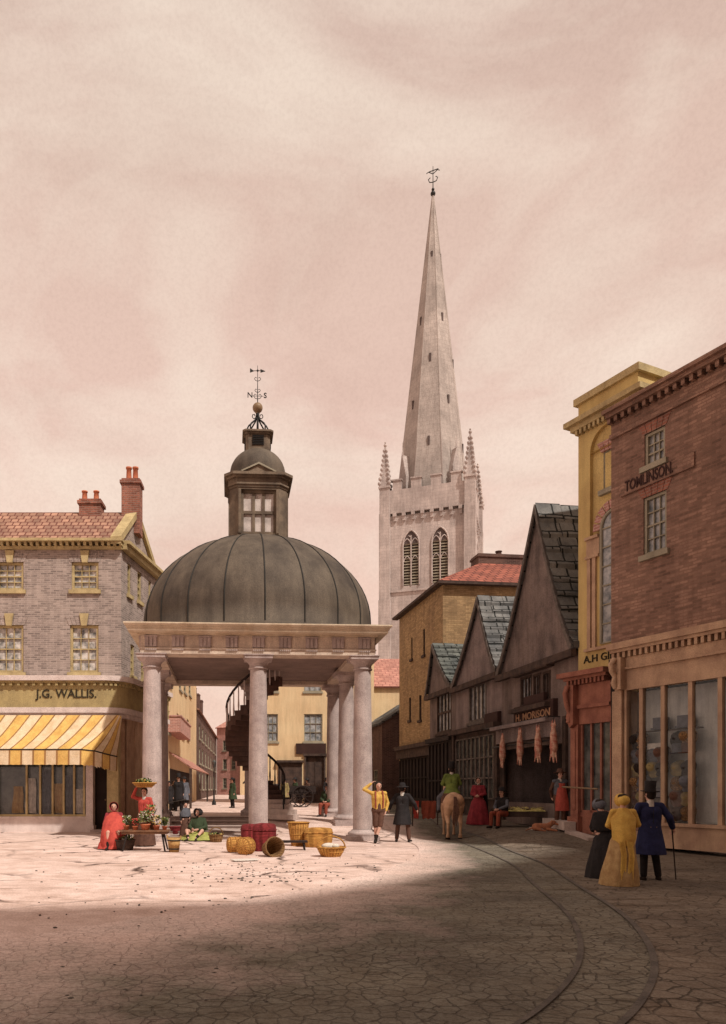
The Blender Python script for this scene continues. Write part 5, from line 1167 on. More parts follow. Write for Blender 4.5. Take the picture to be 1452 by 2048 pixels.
    def torso(mt, n_, rr, slv=None, sl_to=.92, arms='LR', hem=None, flare=.05, zt=None, open_=False):
        m = MB()
        for s in (-.058, .058):
            o = Vector((s, 0, 0)); m.cap(J['pel']+o+Vector((0, 0, .04)), J['chest']+o*1.3, .1+rr, .108+rr)
        m.cap(J['chest'], J['neck']-Vector((0, 0, .04)), .1+rr, .07)
        m.cap(J['shL'], J['shR'], .052+rr*.8, .052+rr*.8)
        if slv:
            for S_ in arms:
                m.cap(J['sh'+S_], J['el'+S_], .052+rr*.7, .044+rr*.7); m.cap(J['el'+S_], J['el'+S_].lerp(J['ha'+S_], sl_to), .047+rr*.8, .036+rr*.6)
        if hem is not None:
            px_, py_ = J['pel'].x, J['pel'].y
            m.loft([(px_, py_, J['pel'].z+.2, .15+rr, .12+rr), (px_, py_, J['pel'].z+.02, .175+rr, .15+rr), (px_+.0, py_+.02, (J['pel'].z+hem)/2, .19+rr+flare*.5, .17+rr+flare*.5), (px_, py_+.03, hem, .2+rr+flare, .18+rr+flare)], 24, folds=(6, .05))
        return part(n_, mt, m, remesh=vox, smooth_it=2)
    if shirt: torso(shirt, 'shirt', .008, True, .95)
    if waistcoat: torso(waistcoat, 'waistcoat', .022, None)
    if coat: torso(coat, 'coat', .026, True, .93, hem=coat_len)
    if bodice: torso(bodice, 'bodice', .012, True, .9)
    if collar:
        m = MB(); m.cap(J['neck']+Vector((0, -.005, -.05)), J['neck']+Vector((0, 0, .015)), .085, .062); part('collar', collar, m, remesh=vox)
    if skirt:
        z0 = .03 if not seated else .03; zt = J['pel'].z+.1; px_, py_ = J['pel'].x, J['pel'].y; sx_, sy_ = skirt_shift; m = MB()
        m.loft([(px_+sx_, py_+sy_, z0, skirt_w, skirt_w*.95), (px_+sx_*.8, py_+sy_*.8, z0+.22*zt, skirt_w*.93, skirt_w*.9), (px_+sx_*.5, py_+sy_*.5, zt*.55, skirt_w*.74, skirt_w*.74), (px_+sx_*.2, py_+sy_*.2, zt*.82, skirt_w*.5+.04, skirt_w*.5+.02), (px_, py_, zt, .13, .11)], 40, folds=(11, .07)); part('skirt', skirt, m)
    if shawl:
        m = MB(); ch = J['chest']; m.loft([(ch.x, ch.y+.03, ch.z-.22, .26, .2), (ch.x, ch.y+.02, ch.z-.05, .265, .185), (ch.x, ch.y+.01, ch.z+.1, .22, .14), (ch.x, ch.y, ch.z+.19, .085, .075)], 32, folds=(7, .05)); part('shawl', shawl, m)
    if cloak:
        m = MB(); ch = J['neck']; m.loft([(0, -.08, .04, .34, .36), (0, -.1, .25, .35, .38), (0, -.08, ch.z*.45, .33, .34), (0, -.02, ch.z*.72, .29, .22), (0, 0, ch.z*.9, .2, .14), (0, 0, ch.z+.02, .07, .07)], 40, folds=(8, .06)); part('cloak', cloak, m)
    if apron:
        m = MB(); p_ = J['pel']; n = 8; rows = []
        zA = [J['chest'].z+.06, p_.z+.12, p_.z-.15, p_.z-.42]
        for z, wd, fy in zip(zA, (.1, .16, .21, .22), (-.15, -.16, -.2, -.22)):
            rows.append([((i/n-.5)*2*wd+p_.x, fy+p_.y+.35*((i/n-.5)**2)*wd*4+.006*sin(i*2.3), z) for i in range(n+1)])
        m.grid(rows); part('apron', apron, m)
    top = hp(0, .01, .1)
    HM = Matrix.Translation(top) @ Matrix.Rotation(yaw, 4, 'Z') @ Matrix.Rotation(rad(-4), 4, 'X')
    m = MB(HM)
    if hat == 'top': m.lathe([(.0, .17), (.1, .168), (.092, .06), (.096, -.03), (.1, -.035), (.155, -.03), (.16, -.02), (.1, -.02)], 24, sy=1.1)
    elif hat == 'wide': m.lathe([(.0, .09), (.06, .088), (.092, .05), (.1, -.03), (.19, -.045), (.2, -.035), (.1, -.02)], 24)
    elif hat == 'cap': m.lathe([(.0, .045), (.07, .04), (.102, .0), (.1, -.04)], 20); m.ball((0, -.09, -.03), .06, 10, sz=.2)
    elif hat == 'bonnet':
        m = MB(Matrix.Translation(hp(0, .025, .02)) @ Matrix.Rotation(yaw, 4, 'Z') @ Matrix.Rotation(rad(90), 4, 'X'))
        m.lathe([(.0, -.12), (.05, -.115), (.085, -.085), (.102, -.03), (.104, .03), (.122, .11), (.127, .11), (.108, .03)], 24)
        m.M = Matrix(); m.cap(hp(0, -.04, -.1), hp(0, -.04, -.115), .03, .03)
    if hat: part('hat' if hat != 'bonnet' else 'bonnet', hatmat, m)
    if extra: extra(P, J, part, hp)
    return P

# seated flower seller in a red cloak
SEATP = dict(pel=(0, .08, .48), chest=(0, .04, .82), neck=(0, .03, .99), head=(0, .0, 1.13), shL=(.175, .04, .93), shR=(-.175, .04, .93), elL=(.25, .0, .68), elR=(-.25, .0, .68), haL=(.09, -.2, .6), haR=(-.09, -.2, .6),
             hipL=(.1, .05, .47), hipR=(-.1, .05, .47), knL=(.13, -.36, .47), knR=(-.13, -.36, .47), anL=(.13, -.4, .09), anR=(-.13, -.4, .09))
p = G(228, 1698); person('woman in a red cloak and dark red bonnet sitting beside the flower table', p, rad(8), 1.68, SEATP, vox=.014, trousers=None, cloak='c_red', bodice='c_crimson', shawl='c_crimson', hat='bonnet', hatmat='c_crimson', skirt='c_red', skirt_w=.42, skirt_shift=(0, -.16))
def stool(label, pos, hgt=.44, r=.17):
    e = empty('stool', tuple(pos), 0, label, 'stool'); m = MB(); m.lathe([(.0, hgt), (r, hgt), (r, hgt-.045), (.0, hgt-.045)], 20); m.build('seat', 'woodmid', e)
    for k in range(3): a = k*2.09+.4; m = MB(); m.cyl((cos(a)*r*.6, sin(a)*r*.6, hgt-.04), (cos(a)*r*1.1, sin(a)*r*1.1, 0), .02, .016, 8); m.build('leg', 'woodmid', e)
    return e
stool('low wooden stool under the woman in the red cloak', p+Vector((-.0, .1, 0)), .4)
# woman with a tray of greens on her head
def shoulder_extra(P, J, part, hp): pass
pt = G(289, 1692)
person('woman in red bodice and brown skirt steadying a flower basket on her head', pt, rad(-12), 1.62, dict(elR=(-.36, -.02, 1.45), haR=(-.24, -.02, 1.72), elL=(.26, -.02, 1.13), haL=(.2, -.2, 1.05)), vox=.014, trousers=None, bodice='c_red', skirt='c_brown', skirt_w=.33, shawl=None, collar='c_white', hair='hairdark', bun=True)
def flowers(par, w_, d_, h_, z, n, cols, seed, circ=False, nm='flowers'):
    r = random.Random(seed); ms = {}
    for i in range(n):
        if circ: a = r.random()*6.28; q = r.random()**.5; x, y = cos(a)*q*w_/2, sin(a)*q*d_/2
        else: x, y = (r.random()-.5)*w_, (r.random()-.5)*d_
        zz = z+r.random()*h_; k = r.choice(cols); m = ms.setdefault(k, MB())
        if k.startswith('leaf'):
            for q in range(3):
                a = r.random()*6.28; l = .05+r.random()*.06; u = Vector((cos(a), sin(a), .5+r.random())).normalized(); v = u.cross(Vector((0, 0, 1))).normalized()*l*.3; o = Vector((x, y, zz)); m.face([o, o+u*l*.5+v, o+u*l, o+u*l*.5-v])
        else: m.ball((x, y, zz+.03), .014+r.random()*.014, 6, sz=.7)
    out = []
    for k, m in sorted(ms.items()): out.append(m.build('foliage' if k.startswith('leaf') else 'blossom', k, par))
    return out
def basket(label, pos, r0, r1, h_, rz=0, mat='wicker', handle=None, tilt=None, name='basket', group=None, oval=1.0, lid=False):
    m = MB(); prof = [(.01, .015), (r0*.97, .015), (r0, 0), (r0+(r1-r0)*.35, h_*.3), (r0+(r1-r0)*.75, h_*.7), (r1, h_), (r1-.025, h_+.005), (r0+(r1-r0)*.7-.03, h_*.65), (r0-.02, .03), (.01, .03)]
    m.lathe(prof, 28, sx=oval)
    e = m.build(name, mat, None, tuple(pos), rz)
    if tilt: e.rotation_euler = tilt
    for z, rr in ((h_, r1), (h_*.5, (r0+r1)/2+.002), (.015, r0)):
        m = MB(); m.tube([(rr*oval*cos(a), rr*sin(a), z) for a in [2*PI*i/24 for i in range(25)]], .02 if z == h_ else .011, 6); m.build('rim' if z == h_ else 'hoop', mat, e)
    if handle: m = MB(); m.tube([(r1*oval*cos(a), 0, h_+handle*sin(a)) for a in [PI*i/14 for i in range(15)]], .017, 6); m.build('handle', mat, e)
    return tag(e, label, 'basket', group)
hb = pt+Vector((0, 0, 1.62/1.7*1.72)); b_ = basket('shallow flower basket balanced on the head of the standing woman', hb, .2, .33, .13); flowers(b_, .5, .5, .14, .08, 90, ['leaf', 'leafpale', 'leaf', 'petaly'], 3, True)
# flower table
tp = G(291, 1701); te = empty('trestle_table', tuple(tp), rad(2), 'low wooden trestle table set with pots of flowers by the left column', 'table')
m = MB(); m.box(-.62, .62, -.3, .3, .5, .54); m.box(-.58, .58, -.27, .27, .44, .5); m.build('tabletop', 'woodmid', te)
for x, y in ((-.5, -.25), (.5, -.25), (-.5, .25), (.5, .25)): m = MB(); m.cyl((x*.9, y*.7, .46), (x*1.08, y*1.3, 0), .026, .022, 8); m.build('leg', 'timberdark', te)
def pot(label, x, y, z, r, h_, cols, n, seed, gh=.22, mat='terracotta', base=tp, grp='flower pots on the table'):
    m = MB(); m.lathe([(.0, 0), (r*.7, 0), (r*.95, h_*.8), (r*1.05, h_*.82), (r*1.05, h_), (r*.88, h_), (r*.85, h_*.85), (0, h_*.85)], 20); o = m.build('flower_pot', mat, None, (base.x+x, base.y+y, base.z+z)); flowers(o, r*2.6, r*2.6, gh, h_, n, cols, seed, True); tag(o, label, 'flower pot', grp)
pot('small pot of white flowers at the left end of the trestle table', -.48, -.1, .54, .08, .12, ['leaf', 'leafpale', 'petalw'], 50, 1)
pot('pot of red flowers left of centre on the trestle table', -.24, -.14, .54, .08, .11, ['leaf', 'petalr', 'petalr'], 46, 2, .16)
pot('tall orange pot of yellow flowers raised highest on the table', .1, .1, .72, .12, .17, ['leaf', 'petaly', 'petalr', 'leafpale'], 70, 4, .26)
pot('wide orange pot of pale leaves front of the table centre', .02, -.14, .54, .13, .16, ['leafpale', 'petalw', 'leaf'], 90, 5, .3)
pot('pot of mixed white and yellow flowers right of table centre', .3, -.08, .54, .09, .12, ['leaf', 'petalw', 'petaly'], 60, 6, .22)
pot('small pot of green sprigs at the right end of the trestle table', .5, -.02, .54, .07, .1, ['leaf', 'leafpale'], 50, 8, .18)
m = MB(); m.box(-.1, .3, -.02, .22, .541, .718); o = m.build('wooden_crate', 'woodmid', None, tuple(tp), 0); tag(o, 'small wooden crate on the trestle table lifting the tallest pot', 'crate')
bp = G(250, 1700); basket('dark basket of greens on the ground between the red cloaked woman and table', bp, .2, .26, .26, mat='timber', name='basket'); 
e_ = [o for o in SC.objects if o.name.startswith('basket')][-1]
flowers(bpy.data.objects[e_.name], .4, .4, .12, .22, 60, ['leaf', 'leafpale', 'petalw'], 9, True)
# bucket
bk = G(348, 1704); m = MB(); m.lathe([(.0, .01), (.125, .01), (.125, 0), (.17, .36), (.155, .36), (.115, .04), (0, .04)], 24); o = m.build('bucket', 'woodpale', None, tuple(bk))
for z, r_ in ((.08, .136), (.3, .164)): m = MB(); m.lathe([(r_, z-.015), (r_+.006, z-.015), (r_+.006, z+.015), (r_, z+.015)], 24); m.build('hoop', 'iron', o)
m = MB(); m.box(-.185, -.15, -.03, .03, .33, .43); m.box(.15, .185, -.03, .03, .33, .41); m.build('lug', 'woodpale', o); tag(o, 'pale wooden pail standing right of the flower table', 'bucket')
# woman in green sitting on the ground with a child
SIT = dict(pel=(0, .05, .17), chest=(0, .02, .5), neck=(0, -.0, .67), head=(.01, -.04, .81), shL=(.17, .02, .61), shR=(-.17, .02, .61), elL=(.25, -.08, .4), elR=(-.25, -.08, .4), haL=(.1, -.28, .34), haR=(-.1, -.28, .34),
           hipL=(.1, .03, .16), hipR=(-.1, .03, .16), knL=(.24, -.35, .3), knR=(-.24, -.35, .3), anL=(.12, -.55, .08), anR=(-.12, -.55, .08))
p = G(397, 1680); person('woman in a green dress sitting on the ground before the stone steps', p, rad(-14), 1.78, SIT, yaw=rad(-25), vox=.014, trousers=None, bodice='c_dkgreen', shawl='c_dkgreen', skirt='c_lime', skirt_w=.52, skirt_shift=(0, -.2), apron=None, hair='hairdark', bun=True, hat='bonnet', hatmat='c_black')
CH_ = dict(SIT)
p2 = G(371, 1678); person('small child in dark clothes leaning beside the woman in green', p2, rad(30), 1.15, dict(haL=(.1, -.25, 1.0)), vox=.012, trousers=None, bodice='c_black', skirt='c_brown', skirt_w=.3, hair='hairdark', shawl='c_grey')
basket('red woven basket on the step left of the woman in green', G(352, 1668), .15, .22, .24, mat='wickerred')
b_ = basket('round handled basket of produce right of the woman in green', G(432, 1684), .17, .22, .22, mat='wickerbrown', handle=.22, rz=.3); flowers(b_, .34, .34, .06, .17, 50, ['leafpale', 'petaly', 'leaf'], 12, True)
# crimson hampers and golden baskets
def hamper(label, pos, w_, d_, h_, rz, mat='wickerred', tilt=0, grp=None):
    m = MB(); k = .05
    def rr(w, d, z, n=6, c=.12):
        pts = []
        for cx_, cy_, a0 in ((w/2-c, d/2-c, 0), (-w/2+c, d/2-c, PI/2), (-w/2+c, -d/2+c, PI), (w/2-c, -d/2+c, 3*PI/2)):
            for i in range(n+1): a = a0+PI/2*i/n; pts.append((cx_+c*cos(a), cy_+c*sin(a), z))
        return pts
    rows = [rr(w_-.1, d_-.1, 0), rr(w_-.02, d_-.02, h_*.35), rr(w_, d_, h_*.75), rr(w_-.02, d_-.02, h_*.96), rr(w_-.1, d_-.1, h_+.02), rr(w_*.4, d_*.4, h_+.04, c=.05)]
    n = len(rows[0]); m.grid([[rows[j][i] for j in range(len(rows))] for i in range(n)], closeu=True, uvs=lambda i, j: (i/n*2*(w_+d_), j*.2)); m.face(rows[-1]); m.face(rows[0], flip=True)
    o = m.build('hamper', mat, None, tuple(pos), rz); o.rotation_euler = (tilt, 0, rz)
    t = MB(); t.tube([*rr(w_+.01, d_+.01, h_*.8), rr(w_+.01, d_+.01, h_*.8)[0]], .014, 5); t.build('rim', mat, o)
    t = MB(); t.tube([(w_/2, -.08, h_*.6), (w_/2+.05, -.05, h_*.62), (w_/2+.05, .05, h_*.62), (w_/2, .08, h_*.6)], .014, 5); t.build('handle', mat, o)
    return tag(o, label, 'hamper', grp)
hamper('crimson hamper standing half hidden behind the larger crimson one', G(500, 1692), .5, .5, .58, .15)
hamper('larger crimson hamper in front of the middle column', G(529, 1702), .58, .5, .68, -.15)
basket('golden basket tipped on its side with its open mouth facing the viewer', G(536, 1712)+Vector((0, .1, .16)), .16, .24, .4, mat='wickerbrown', tilt=(rad(80), 0, rad(25)))
def round_hamper(label, pos, r, L_, rz, grp=None, name='basket', mat='wicker'):   # barrel-shaped closed basket lying down
    m = MB(); m.lathe([(.0, -L_/2), (r*.7, -L_/2+.01), (r*.9, -L_/2+.04), (r, -L_*.2), (r, L_*.2), (r*.9, L_/2-.04), (r*.7, L_/2-.01), (0, L_/2)], 26)
    o = m.build(name, mat, None, tuple(pos+Vector((0, 0, r*.97)))); o.rotation_euler = (0, PI/2, rz)
    for z in (-L_*.3, L_*.02, L_*.32): t = MB(); t.tube([(r*1.0*cos(a), r*1.0*sin(a), z) for a in [2*PI*i/22 for i in range(23)]], .016, 5); t.build('hoop', mat, o)
    return tag(o, label, 'basket', grp)
round_hamper('golden lidded basket lying leftmost on the ground by the crimson hampers', G(470, 1705), .2, .42, .25)
round_hamper('golden basket lying in front of the crimson hampers', G(491, 1709), .21, .36, 1.0)
tag(MB.build((lambda m: (m.box(-.3, .3, -.14, .14, 0, .02), m)[1])(MB()), 'paper_sheet', 'paper', None, tuple(G(490, 1722)+Vector((0, 0, .02))), .4), 'crumpled white paper lying on the ground before the hampers', 'paper')
# little bench with a golden hood basket on it, and a second large one
bn = G(584, 1700); e = empty('bench', tuple(bn), .05, 'low dark bench between the crimson hamper and the golden baskets', 'bench'); m = MB(); m.box(-.4, .4, -.14, .14, .2, .25); m.build('seat', 'timberdark', e)
for x in (-.3, .3):
    for y in (-.1, .1): m = MB(); m.cyl((x, y, .2), (x*1.1, y*1.1, 0), .022, n=6); m.build('leg', 'timberdark', e)
hb_ = basket('tall golden wicker basket with a flared rim left of the wide one', G(597, 1692)+Vector((0, .05, 0)), .19, .29, .66, .1, oval=1.05)
hamper('wide golden wicker hamper right of the tall golden basket', G(637, 1694), .78, .52, .5, -.1, mat='wicker')
b_ = basket('open golden basket with white linen at the right of the wicker group', G(662, 1713), .2, .3, .22, .2, handle=.26, oval=1.15)
m = MB(); m.ball((-.05, .05, .24), .15, 14, sx=1.2, sz=.55); m.ball((.1, -.02, .25), .1, 12, sz=.6); o = m.build('linen', 'petalw', None, tuple(G(662, 1713))); tag(o, 'white linen bundle lying in the open golden basket', 'linen')

# men by the right column
def cross_legs(d): return d
p = G(757, 1686)
person('man in a yellow waistcoat leaning on the column with one arm behind his head', p, rad(4), 1.8, dict(elR=(-.4, .04, 1.5), haR=(-.2, .06, 1.66), elL=(.27, .04, 1.12), haL=(.2, -.04, .9), knL=(.04, -.05, .5), anL=(-.12, -.14, .09), knR=(-.09, .0, .5), anR=(-.06, .06, .09), toeL=(-.15, -.3, .05)), vox=.012,
       trousers='c_brown', shirt='c_yellow', waistcoat='c_yellow', hair='hairdark', breeches=True, boots='hairdark', extra=lambda P, J, part, hp: [part('braces', 'c_rust', (lambda m: (m.tube([(s*.1, -.12, .98), (s*.11, -.14, 1.2), (s*.1, -.1, 1.42), (s*.1, .03, 1.46)], .022, 6), m)[1])(MB())) for s in (-1, 1)])
p = G(805, 1684)
person('man in a long black coat and hat seen from behind holding a stick', p, rad(160), 1.72, dict(elL=(.34, -.02, 1.16), haL=(.42, -.14, .98), elR=(-.34, .0, 1.16), haR=(-.4, -.1, .98), knL=(.14, -.02, .5), anL=(.17, .03, .09), knR=(-.16, 0, .5), anR=(-.2, .03, .09)), vox=.012, trousers='c_brown', coat='c_black', coat_len=.52, hat='wide', hatmat='c_black', collar='c_white', yaw=rad(-20))
# seated man by the back column
p = G(654, 1633); CHR = {k: (v[0], v[1], v[2]+.0) for k, v in SEATP.items()}
person('man in a dark green coat sitting on a block against the back column', p, rad(-28), 1.72, SEATP, vox=.016, trousers='c_rust', coat='c_dkgreen', coat_len=.3, waistcoat=None, hat='wide', hatmat='c_black', collar='c_white')
m = MB(); m.box(-.22, .22, -.2, .2, 0, .42); m.box(-.25, .25, -.23, .23, .38, .44); o = m.build('stone_block', 'stone', None, tuple(p+Vector((0.02, .1, -.02))), rad(-28)); tag(o, 'stone block used as a seat by the man at the back column', 'stone block')
# rider and horse
hp_ = G(903, 1676); hz = rad(172)      # heads away up the street
HB = MB(); c = HB.cap
c((0, .55, 1.18), (0, -.1, 1.15), .29, .27); c((0, -.1, 1.15), (0, -.65, 1.18), .27, .28)
c((.1, .68, 1.22), (.13, .5, 1.1), .2, .22); c((-.1, .68, 1.22), (-.13, .5, 1.1), .2, .22); c((0, .62, 1.3), (0, .4, 1.28), .17, .2)
c((0, -.75, 1.3), (0, -1.15, 1.72), .2, .12); c((0, -1.15, 1.72), (0, -1.3, 1.82), .12, .1); c((0, -1.3, 1.83), (0, -1.62, 1.55), .1, .06); c((0, -1.6, 1.56), (0, -1.68, 1.5), .065, .055)
for s in (-1, 1):
    c((s*.05, -1.2, 1.9), (s*.065, -1.18, 2.0), .03, .012)
    c((s*.15, -.68, 1.05), (s*.16, -.66, .62), .13, .07); c((s*.16, -.66, .62), (s*.16, -.66, .3), .055, .04); c((s*.16, -.66, .3), (s*.16, -.7, .1), .038, .045); c((s*.16, -.7, .08), (s*.16, -.73, .03), .06, .07)
    c((s*.16, .58, 1.05), (s*.19, .44, .74), .17, .1); c((s*.19, .44, .74), (s*.19, .7, .52), .09, .062); c((s*.19, .7, .52), (s*.19, .62, .16), .052, .04); c((s*.19, .62, .14), (s*.19, .58, .03), .055, .07)
horse = HB.build('horse', 'horse', None, tuple(hp_), hz+PI, remesh=.018, smooth_it=4) if False else HB.build('horse', 'horse', None, tuple(hp_), PI+rad(-6), remesh=.018, smooth_it=4)
tag(horse, 'pale dun saddle horse seen from behind walking up the right street', 'horse')
m = MB()
for i in range(22):
    a = R.uniform(-1, 1); m.tube([(a*.03, .84, 1.32), (a*.06, .99, 1.2), (a*.1+R.uniform(-.02, .02), 1.0, .85), (a*.07+.03, .94, .42+R.uniform(0, .16))], lambda t: .022*(1-.6*t), 5)
m.build('tail', 'tail', horse)
for s in (-1, 1):
    for y in (-.72, .59): m = MB(); m.lathe([(.055, .1), (.075, .0), (0, 0)], 12, (s*(.16 if y < 0 else .19), y, 0)); m.build('hoof', 'hairdark', horse)
m = MB(); m.loft([(0, .02, 1.12, .335, .3), (0, .02, 1.3, .325, .33), (0, .02, 1.43, .24, .34)], 24, cap=False); m.build('saddle_cloth', 'c_brown', horse)
m = MB(); m.loft([(0, .0, 1.4, .3, .38), (0, .0, 1.47, .22, .3), (0, 0, 1.49, .1, .2)], 24); m.build('saddle', 'woodmid', horse)
m = MB()
for i in range(14): t = i/13; m.cap((0, -.72-.5*t, 1.5+.42*t), (.1, -.7-.5*t, 1.38+.42*t), .03, .015, 6)
m.build('mane', 'tail', horse)
RP = dict(pel=(0, .05, .98), chest=(0, .03, 1.3), neck=(0, .02, 1.47), head=(0, 0, 1.61), shL=(.18, .03, 1.41), shR=(-.18, .03, 1.41), elL=(.27, -.05, 1.17), elR=(-.27, -.05, 1.17), haL=(.14, -.3, 1.12), haR=(-.14, -.3, 1.12), hipL=(.13, .02, .96), hipR=(-.13, .02, .96), knL=(.36, -.28, .72), knR=(-.36, -.28, .72), anL=(.38, -.18, .32), anR=(-.38, -.18, .32))
rp = hp_+Vector((0, 0, .56)); person('rider in an olive green coat and black top hat on the dun horse', rp, PI+rad(-6), 1.72, RP, vox=.013, trousers='c_grey', coat='c_olive' if False else 'c_green', coat_len=.86, hat='top', hatmat='c_black', collar='c_white')
# red cloths on a rail
rl = G(853, 1652); e = empty('clothes_rail', tuple(rl), .1, 'wooden rail on two posts carrying two red cloths beyond the black coated man', 'rail')
m = MB(); m.cyl((-.55, 0, .86), (.45, 0, .86), .02); m.build('bar', 'timber', e)
for x in (-.5, .4): m = MB(); m.cyl((x, 0, 0), (x, 0, .88), .022); m.build('post', 'timber', e)
for i, (x, w_, mt, lb) in enumerate(((-.38, .2, 'c_red', 'narrow red cloth hanging at the left of the wooden rail'), (.08, .52, 'c_rust', 'wide orange red cloth hanging at the right of the wooden rail'))):
    m = MB(); rows = []
    for k in range(9): t = k/8; rows.append([(x+(q/8-.5)*w_*(1-.06*t), -.03-.02*sin(q*1.9+k*.3), .88-t*.62-(.03*sin(q*2.2) if k == 8 else 0)) for q in range(9)])
    m.grid(rows); m.grid([[(a, .06+.02*sin(a*9), c_) for a, b, c_ in r] for r in rows[:7]], flip=True); m.grid([rows[0], [(a, .06, c_) for a, b, c_ in rows[0]]]); o = m.build('hanging_cloth', mt, None, tuple(rl), .1); tag(o, lb, 'cloth')
# street folk at the butcher's
p = G(957, 1650)
person('woman in a crimson dress and white bonnet standing by the butcher shop', p, rad(-25), 1.66, dict(elL=(.24, -.03, 1.12), haL=(.05, -.22, 1.06), elR=(-.24, -.03, 1.12), haR=(-.05, -.22, 1.06)), vox=.013, trousers=None, bodice='c_crimson', skirt='c_crimson', skirt_w=.42, hat='bonnet', hatmat='c_white', hair='hairdark', extra=lambda P, J, part, hp: part('shawl', 'c_black', (lambda m: (m.grid([[(x, .14+.03*sin(x*9)+.12*(1-z/1.3), z) for x in (-.22-.02, -.1, .02, .14, .26, .33-.05*(z/1.4))] for z in (1.36, 1.1, .8, .45, .2)]), m)[1])(MB())))
p = G(1003, 1656)
person('man in a grey sleeved waistcoat and dark cap sitting on the end of the stall', p, rad(-50), 1.72, {**SEATP, 'elL': (.25, -.06, .72), 'haL': (.1, -.3, .62)}, vox=.013, trousers='c_rust', shirt='c_grey', waistcoat='c_black', hat='wide', hatmat='c_black')
p = G(1120, 1662); stp = PA.W
dsx = p.copy(); person('butcher in a long red apron and dark hat standing in his doorway', dsx+Vector((0, 0, .1)), rad(6), 1.72, dict(elL=(.27, .05, 1.12), haL=(.2, .12, .92), elR=(-.27, .05, 1.12), haR=(-.2, .12, .92), anL=(.1, .0, .09)), vox=.012, shirt='c_brown', trousers='c_brown', waistcoat='c_grey', apron='c_apron', hat='wide', hatmat='c_brown', collar='c_white', breeches=False)
m = MB(); m.box(-.75, .55, -.3, .5, -.2, .1); o = m.build('doorstep', 'stonefloor', None, tuple(dsx), rad(-60)*0+rad(4)); tag(o, 'pale stone doorstep the butcher stands on', 'doorstep')
# the stall under the carcasses
sp_ = G(1058, 1655); st = empty('market_stall', tuple(sp_), rad(-4), 'low board stall in front of the butcher shop heaped with straw', 'stall')
m = MB(); m.box(-1.1, .95, -.35, .55, .42, .48); m.box(-1.1, .95, -.38, -.35, .36, .54); m.box(-1.1, .95, .52, .55, .36, .6); m.build('tabletop', 'timber', st)
for x in (-1.0, .85):
    for y in (-.3, .48): m = MB(); m.box(x-.035, x+.035, y-.035, y+.035, 0, .42); m.build('leg', 'timber', st)
m = MB(); rr = random.Random(5); P_ = [[(-1.05+i*.125, -.3+j*.1, .5+.12*sin(PI*j/8)*(.6+.4*sin(i*1.3))+rr.random()*.05) for j in range(9)] for i in range(17)]; m.grid(P_, flip=False)
for i in range(260):
    x, y = rr.uniform(-1.05, .9), rr.uniform(-.33, .5); a = rr.random()*6.28; l = rr.uniform(.05, .14); z = .5+.12*sin(PI*(y+.3)/.8 if 0 < y+.3 < .8 else 0)+rr.random()*.07
    m.face([(x, y, z), (x+cos(a)*l, y+sin(a)*l, z+rr.uniform(-.02, .04)), (x+cos(a)*l+.012, y+sin(a)*l+.012, z+.01), (x+.012, y+.012, z)])
o = m.build('straw_heap', 'straw', None, tuple(sp_), rad(-4)); tag(o, 'heap of yellow straw and greens spread over the stall top', 'straw')
# a tan dog lying under the stall
dg = G(1086, 1663); m = MB(); c = m.cap
c((-.2, .02, .13), (.12, 0, .14), .12, .11); c((.12, 0, .16), (.26, -.02, .25), .09, .07); c((.26, -.02, .26), (.3, -.04, .27), .075, .07); c((.32, -.05, .25), (.42, -.09, .22), .045, .028)
for s in (-1, 1): c((.25, .05*s-.02, .32), (.22, .085*s-.02, .25), .025, .018); c((.12, .08*s, .08), (.38, .09*s-.04, .035), .045, .028); c((-.2, .1*s, .1), (-.08, .15*s, .05), .075, .04); c((-.08, .15*s, .04), (.06, .15*s, .03), .035, .025)
c((-.3, .03, .1), (-.45, -.06, .05), .03, .015); c((-.45, -.06, .05), (-.5, -.16, .03), .018, .012)
o = m.build('dog', 'dog', None, tuple(dg), rad(-15), remesh=.01, smooth_it=2); tag(o, 'tan dog lying on the ground under the butcher stall', 'dog')
# carcasses hanging from the rail
names = ('leftmost', 'second from the left', 'third from the left', 'rightmost')
for i, (v, y0, y1) in enumerate(((1005, 1466, 1540), (1040, 1455, 1535), (1076, 1450, 1530), (1107, 1440, 1530))):
    off = .42; u = PA.u(v, off); zt, zb_ = PA.z(y0, u, off), PA.z(y1, u, off); L_ = zt-zb_; m = MB(); c = m.cap; s_ = 1
    c((0, 0, -.1*L_), (0, 0, -.3*L_), .05, .09); c((0, 0, -.3*L_), (.01, 0, -.62*L_), .1, .125); c((.01, 0, -.62*L_), (0, 0, -.8*L_), .125, .06); c((0, 0, -.8*L_), (.01, -.02, -.93*L_), .045, .03)
    c((-.05, 0, -.12*L_), (-.03, 0, 0), .035, .014); c((.05, 0, -.12*L_), (.03, 0, 0), .035, .014); c((-.06, -.02, -.68*L_), (-.1, -.03, -.92*L_), .035, .014); c((.07, -.02, -.68*L_), (.1, -.03, -.95*L_), .035, .014)
    o = m.build('carcass', 'meat', None, remesh=.012, smooth_it=2); W = PA.W @ Matrix.Translation((u, -off, zt+PA.zb*0)); o.matrix_world = W @ Matrix.Rotation(.3*i, 4, 'Z')
    m = MB(); m.tube([(0, 0, -.02), (0, 0, .06), (.03, 0, .1), (0, 0, .14)], .01, 5); m.build('hook', 'iron', o)
    tag(o, f'skinned carcass hanging {names[i]} above the butcher stall', 'carcass', 'carcasses hanging in front of the butcher shop')
zr_ = zt+.14
m = MB(PA.W); m.cyl((PA.u(990), -.42, zr_), (PA.u(1122), -.42, zr_), .02); 
for q in (PA.u(992), PA.u(1060), PA.u(1120)): m.cyl((q, -.42, zr_), (q, 0, zr_), .02)
tag(m.build('meat_rail', 'iron'), 'iron rail on brackets under the butcher cornice holding the carcasses', 'rail')
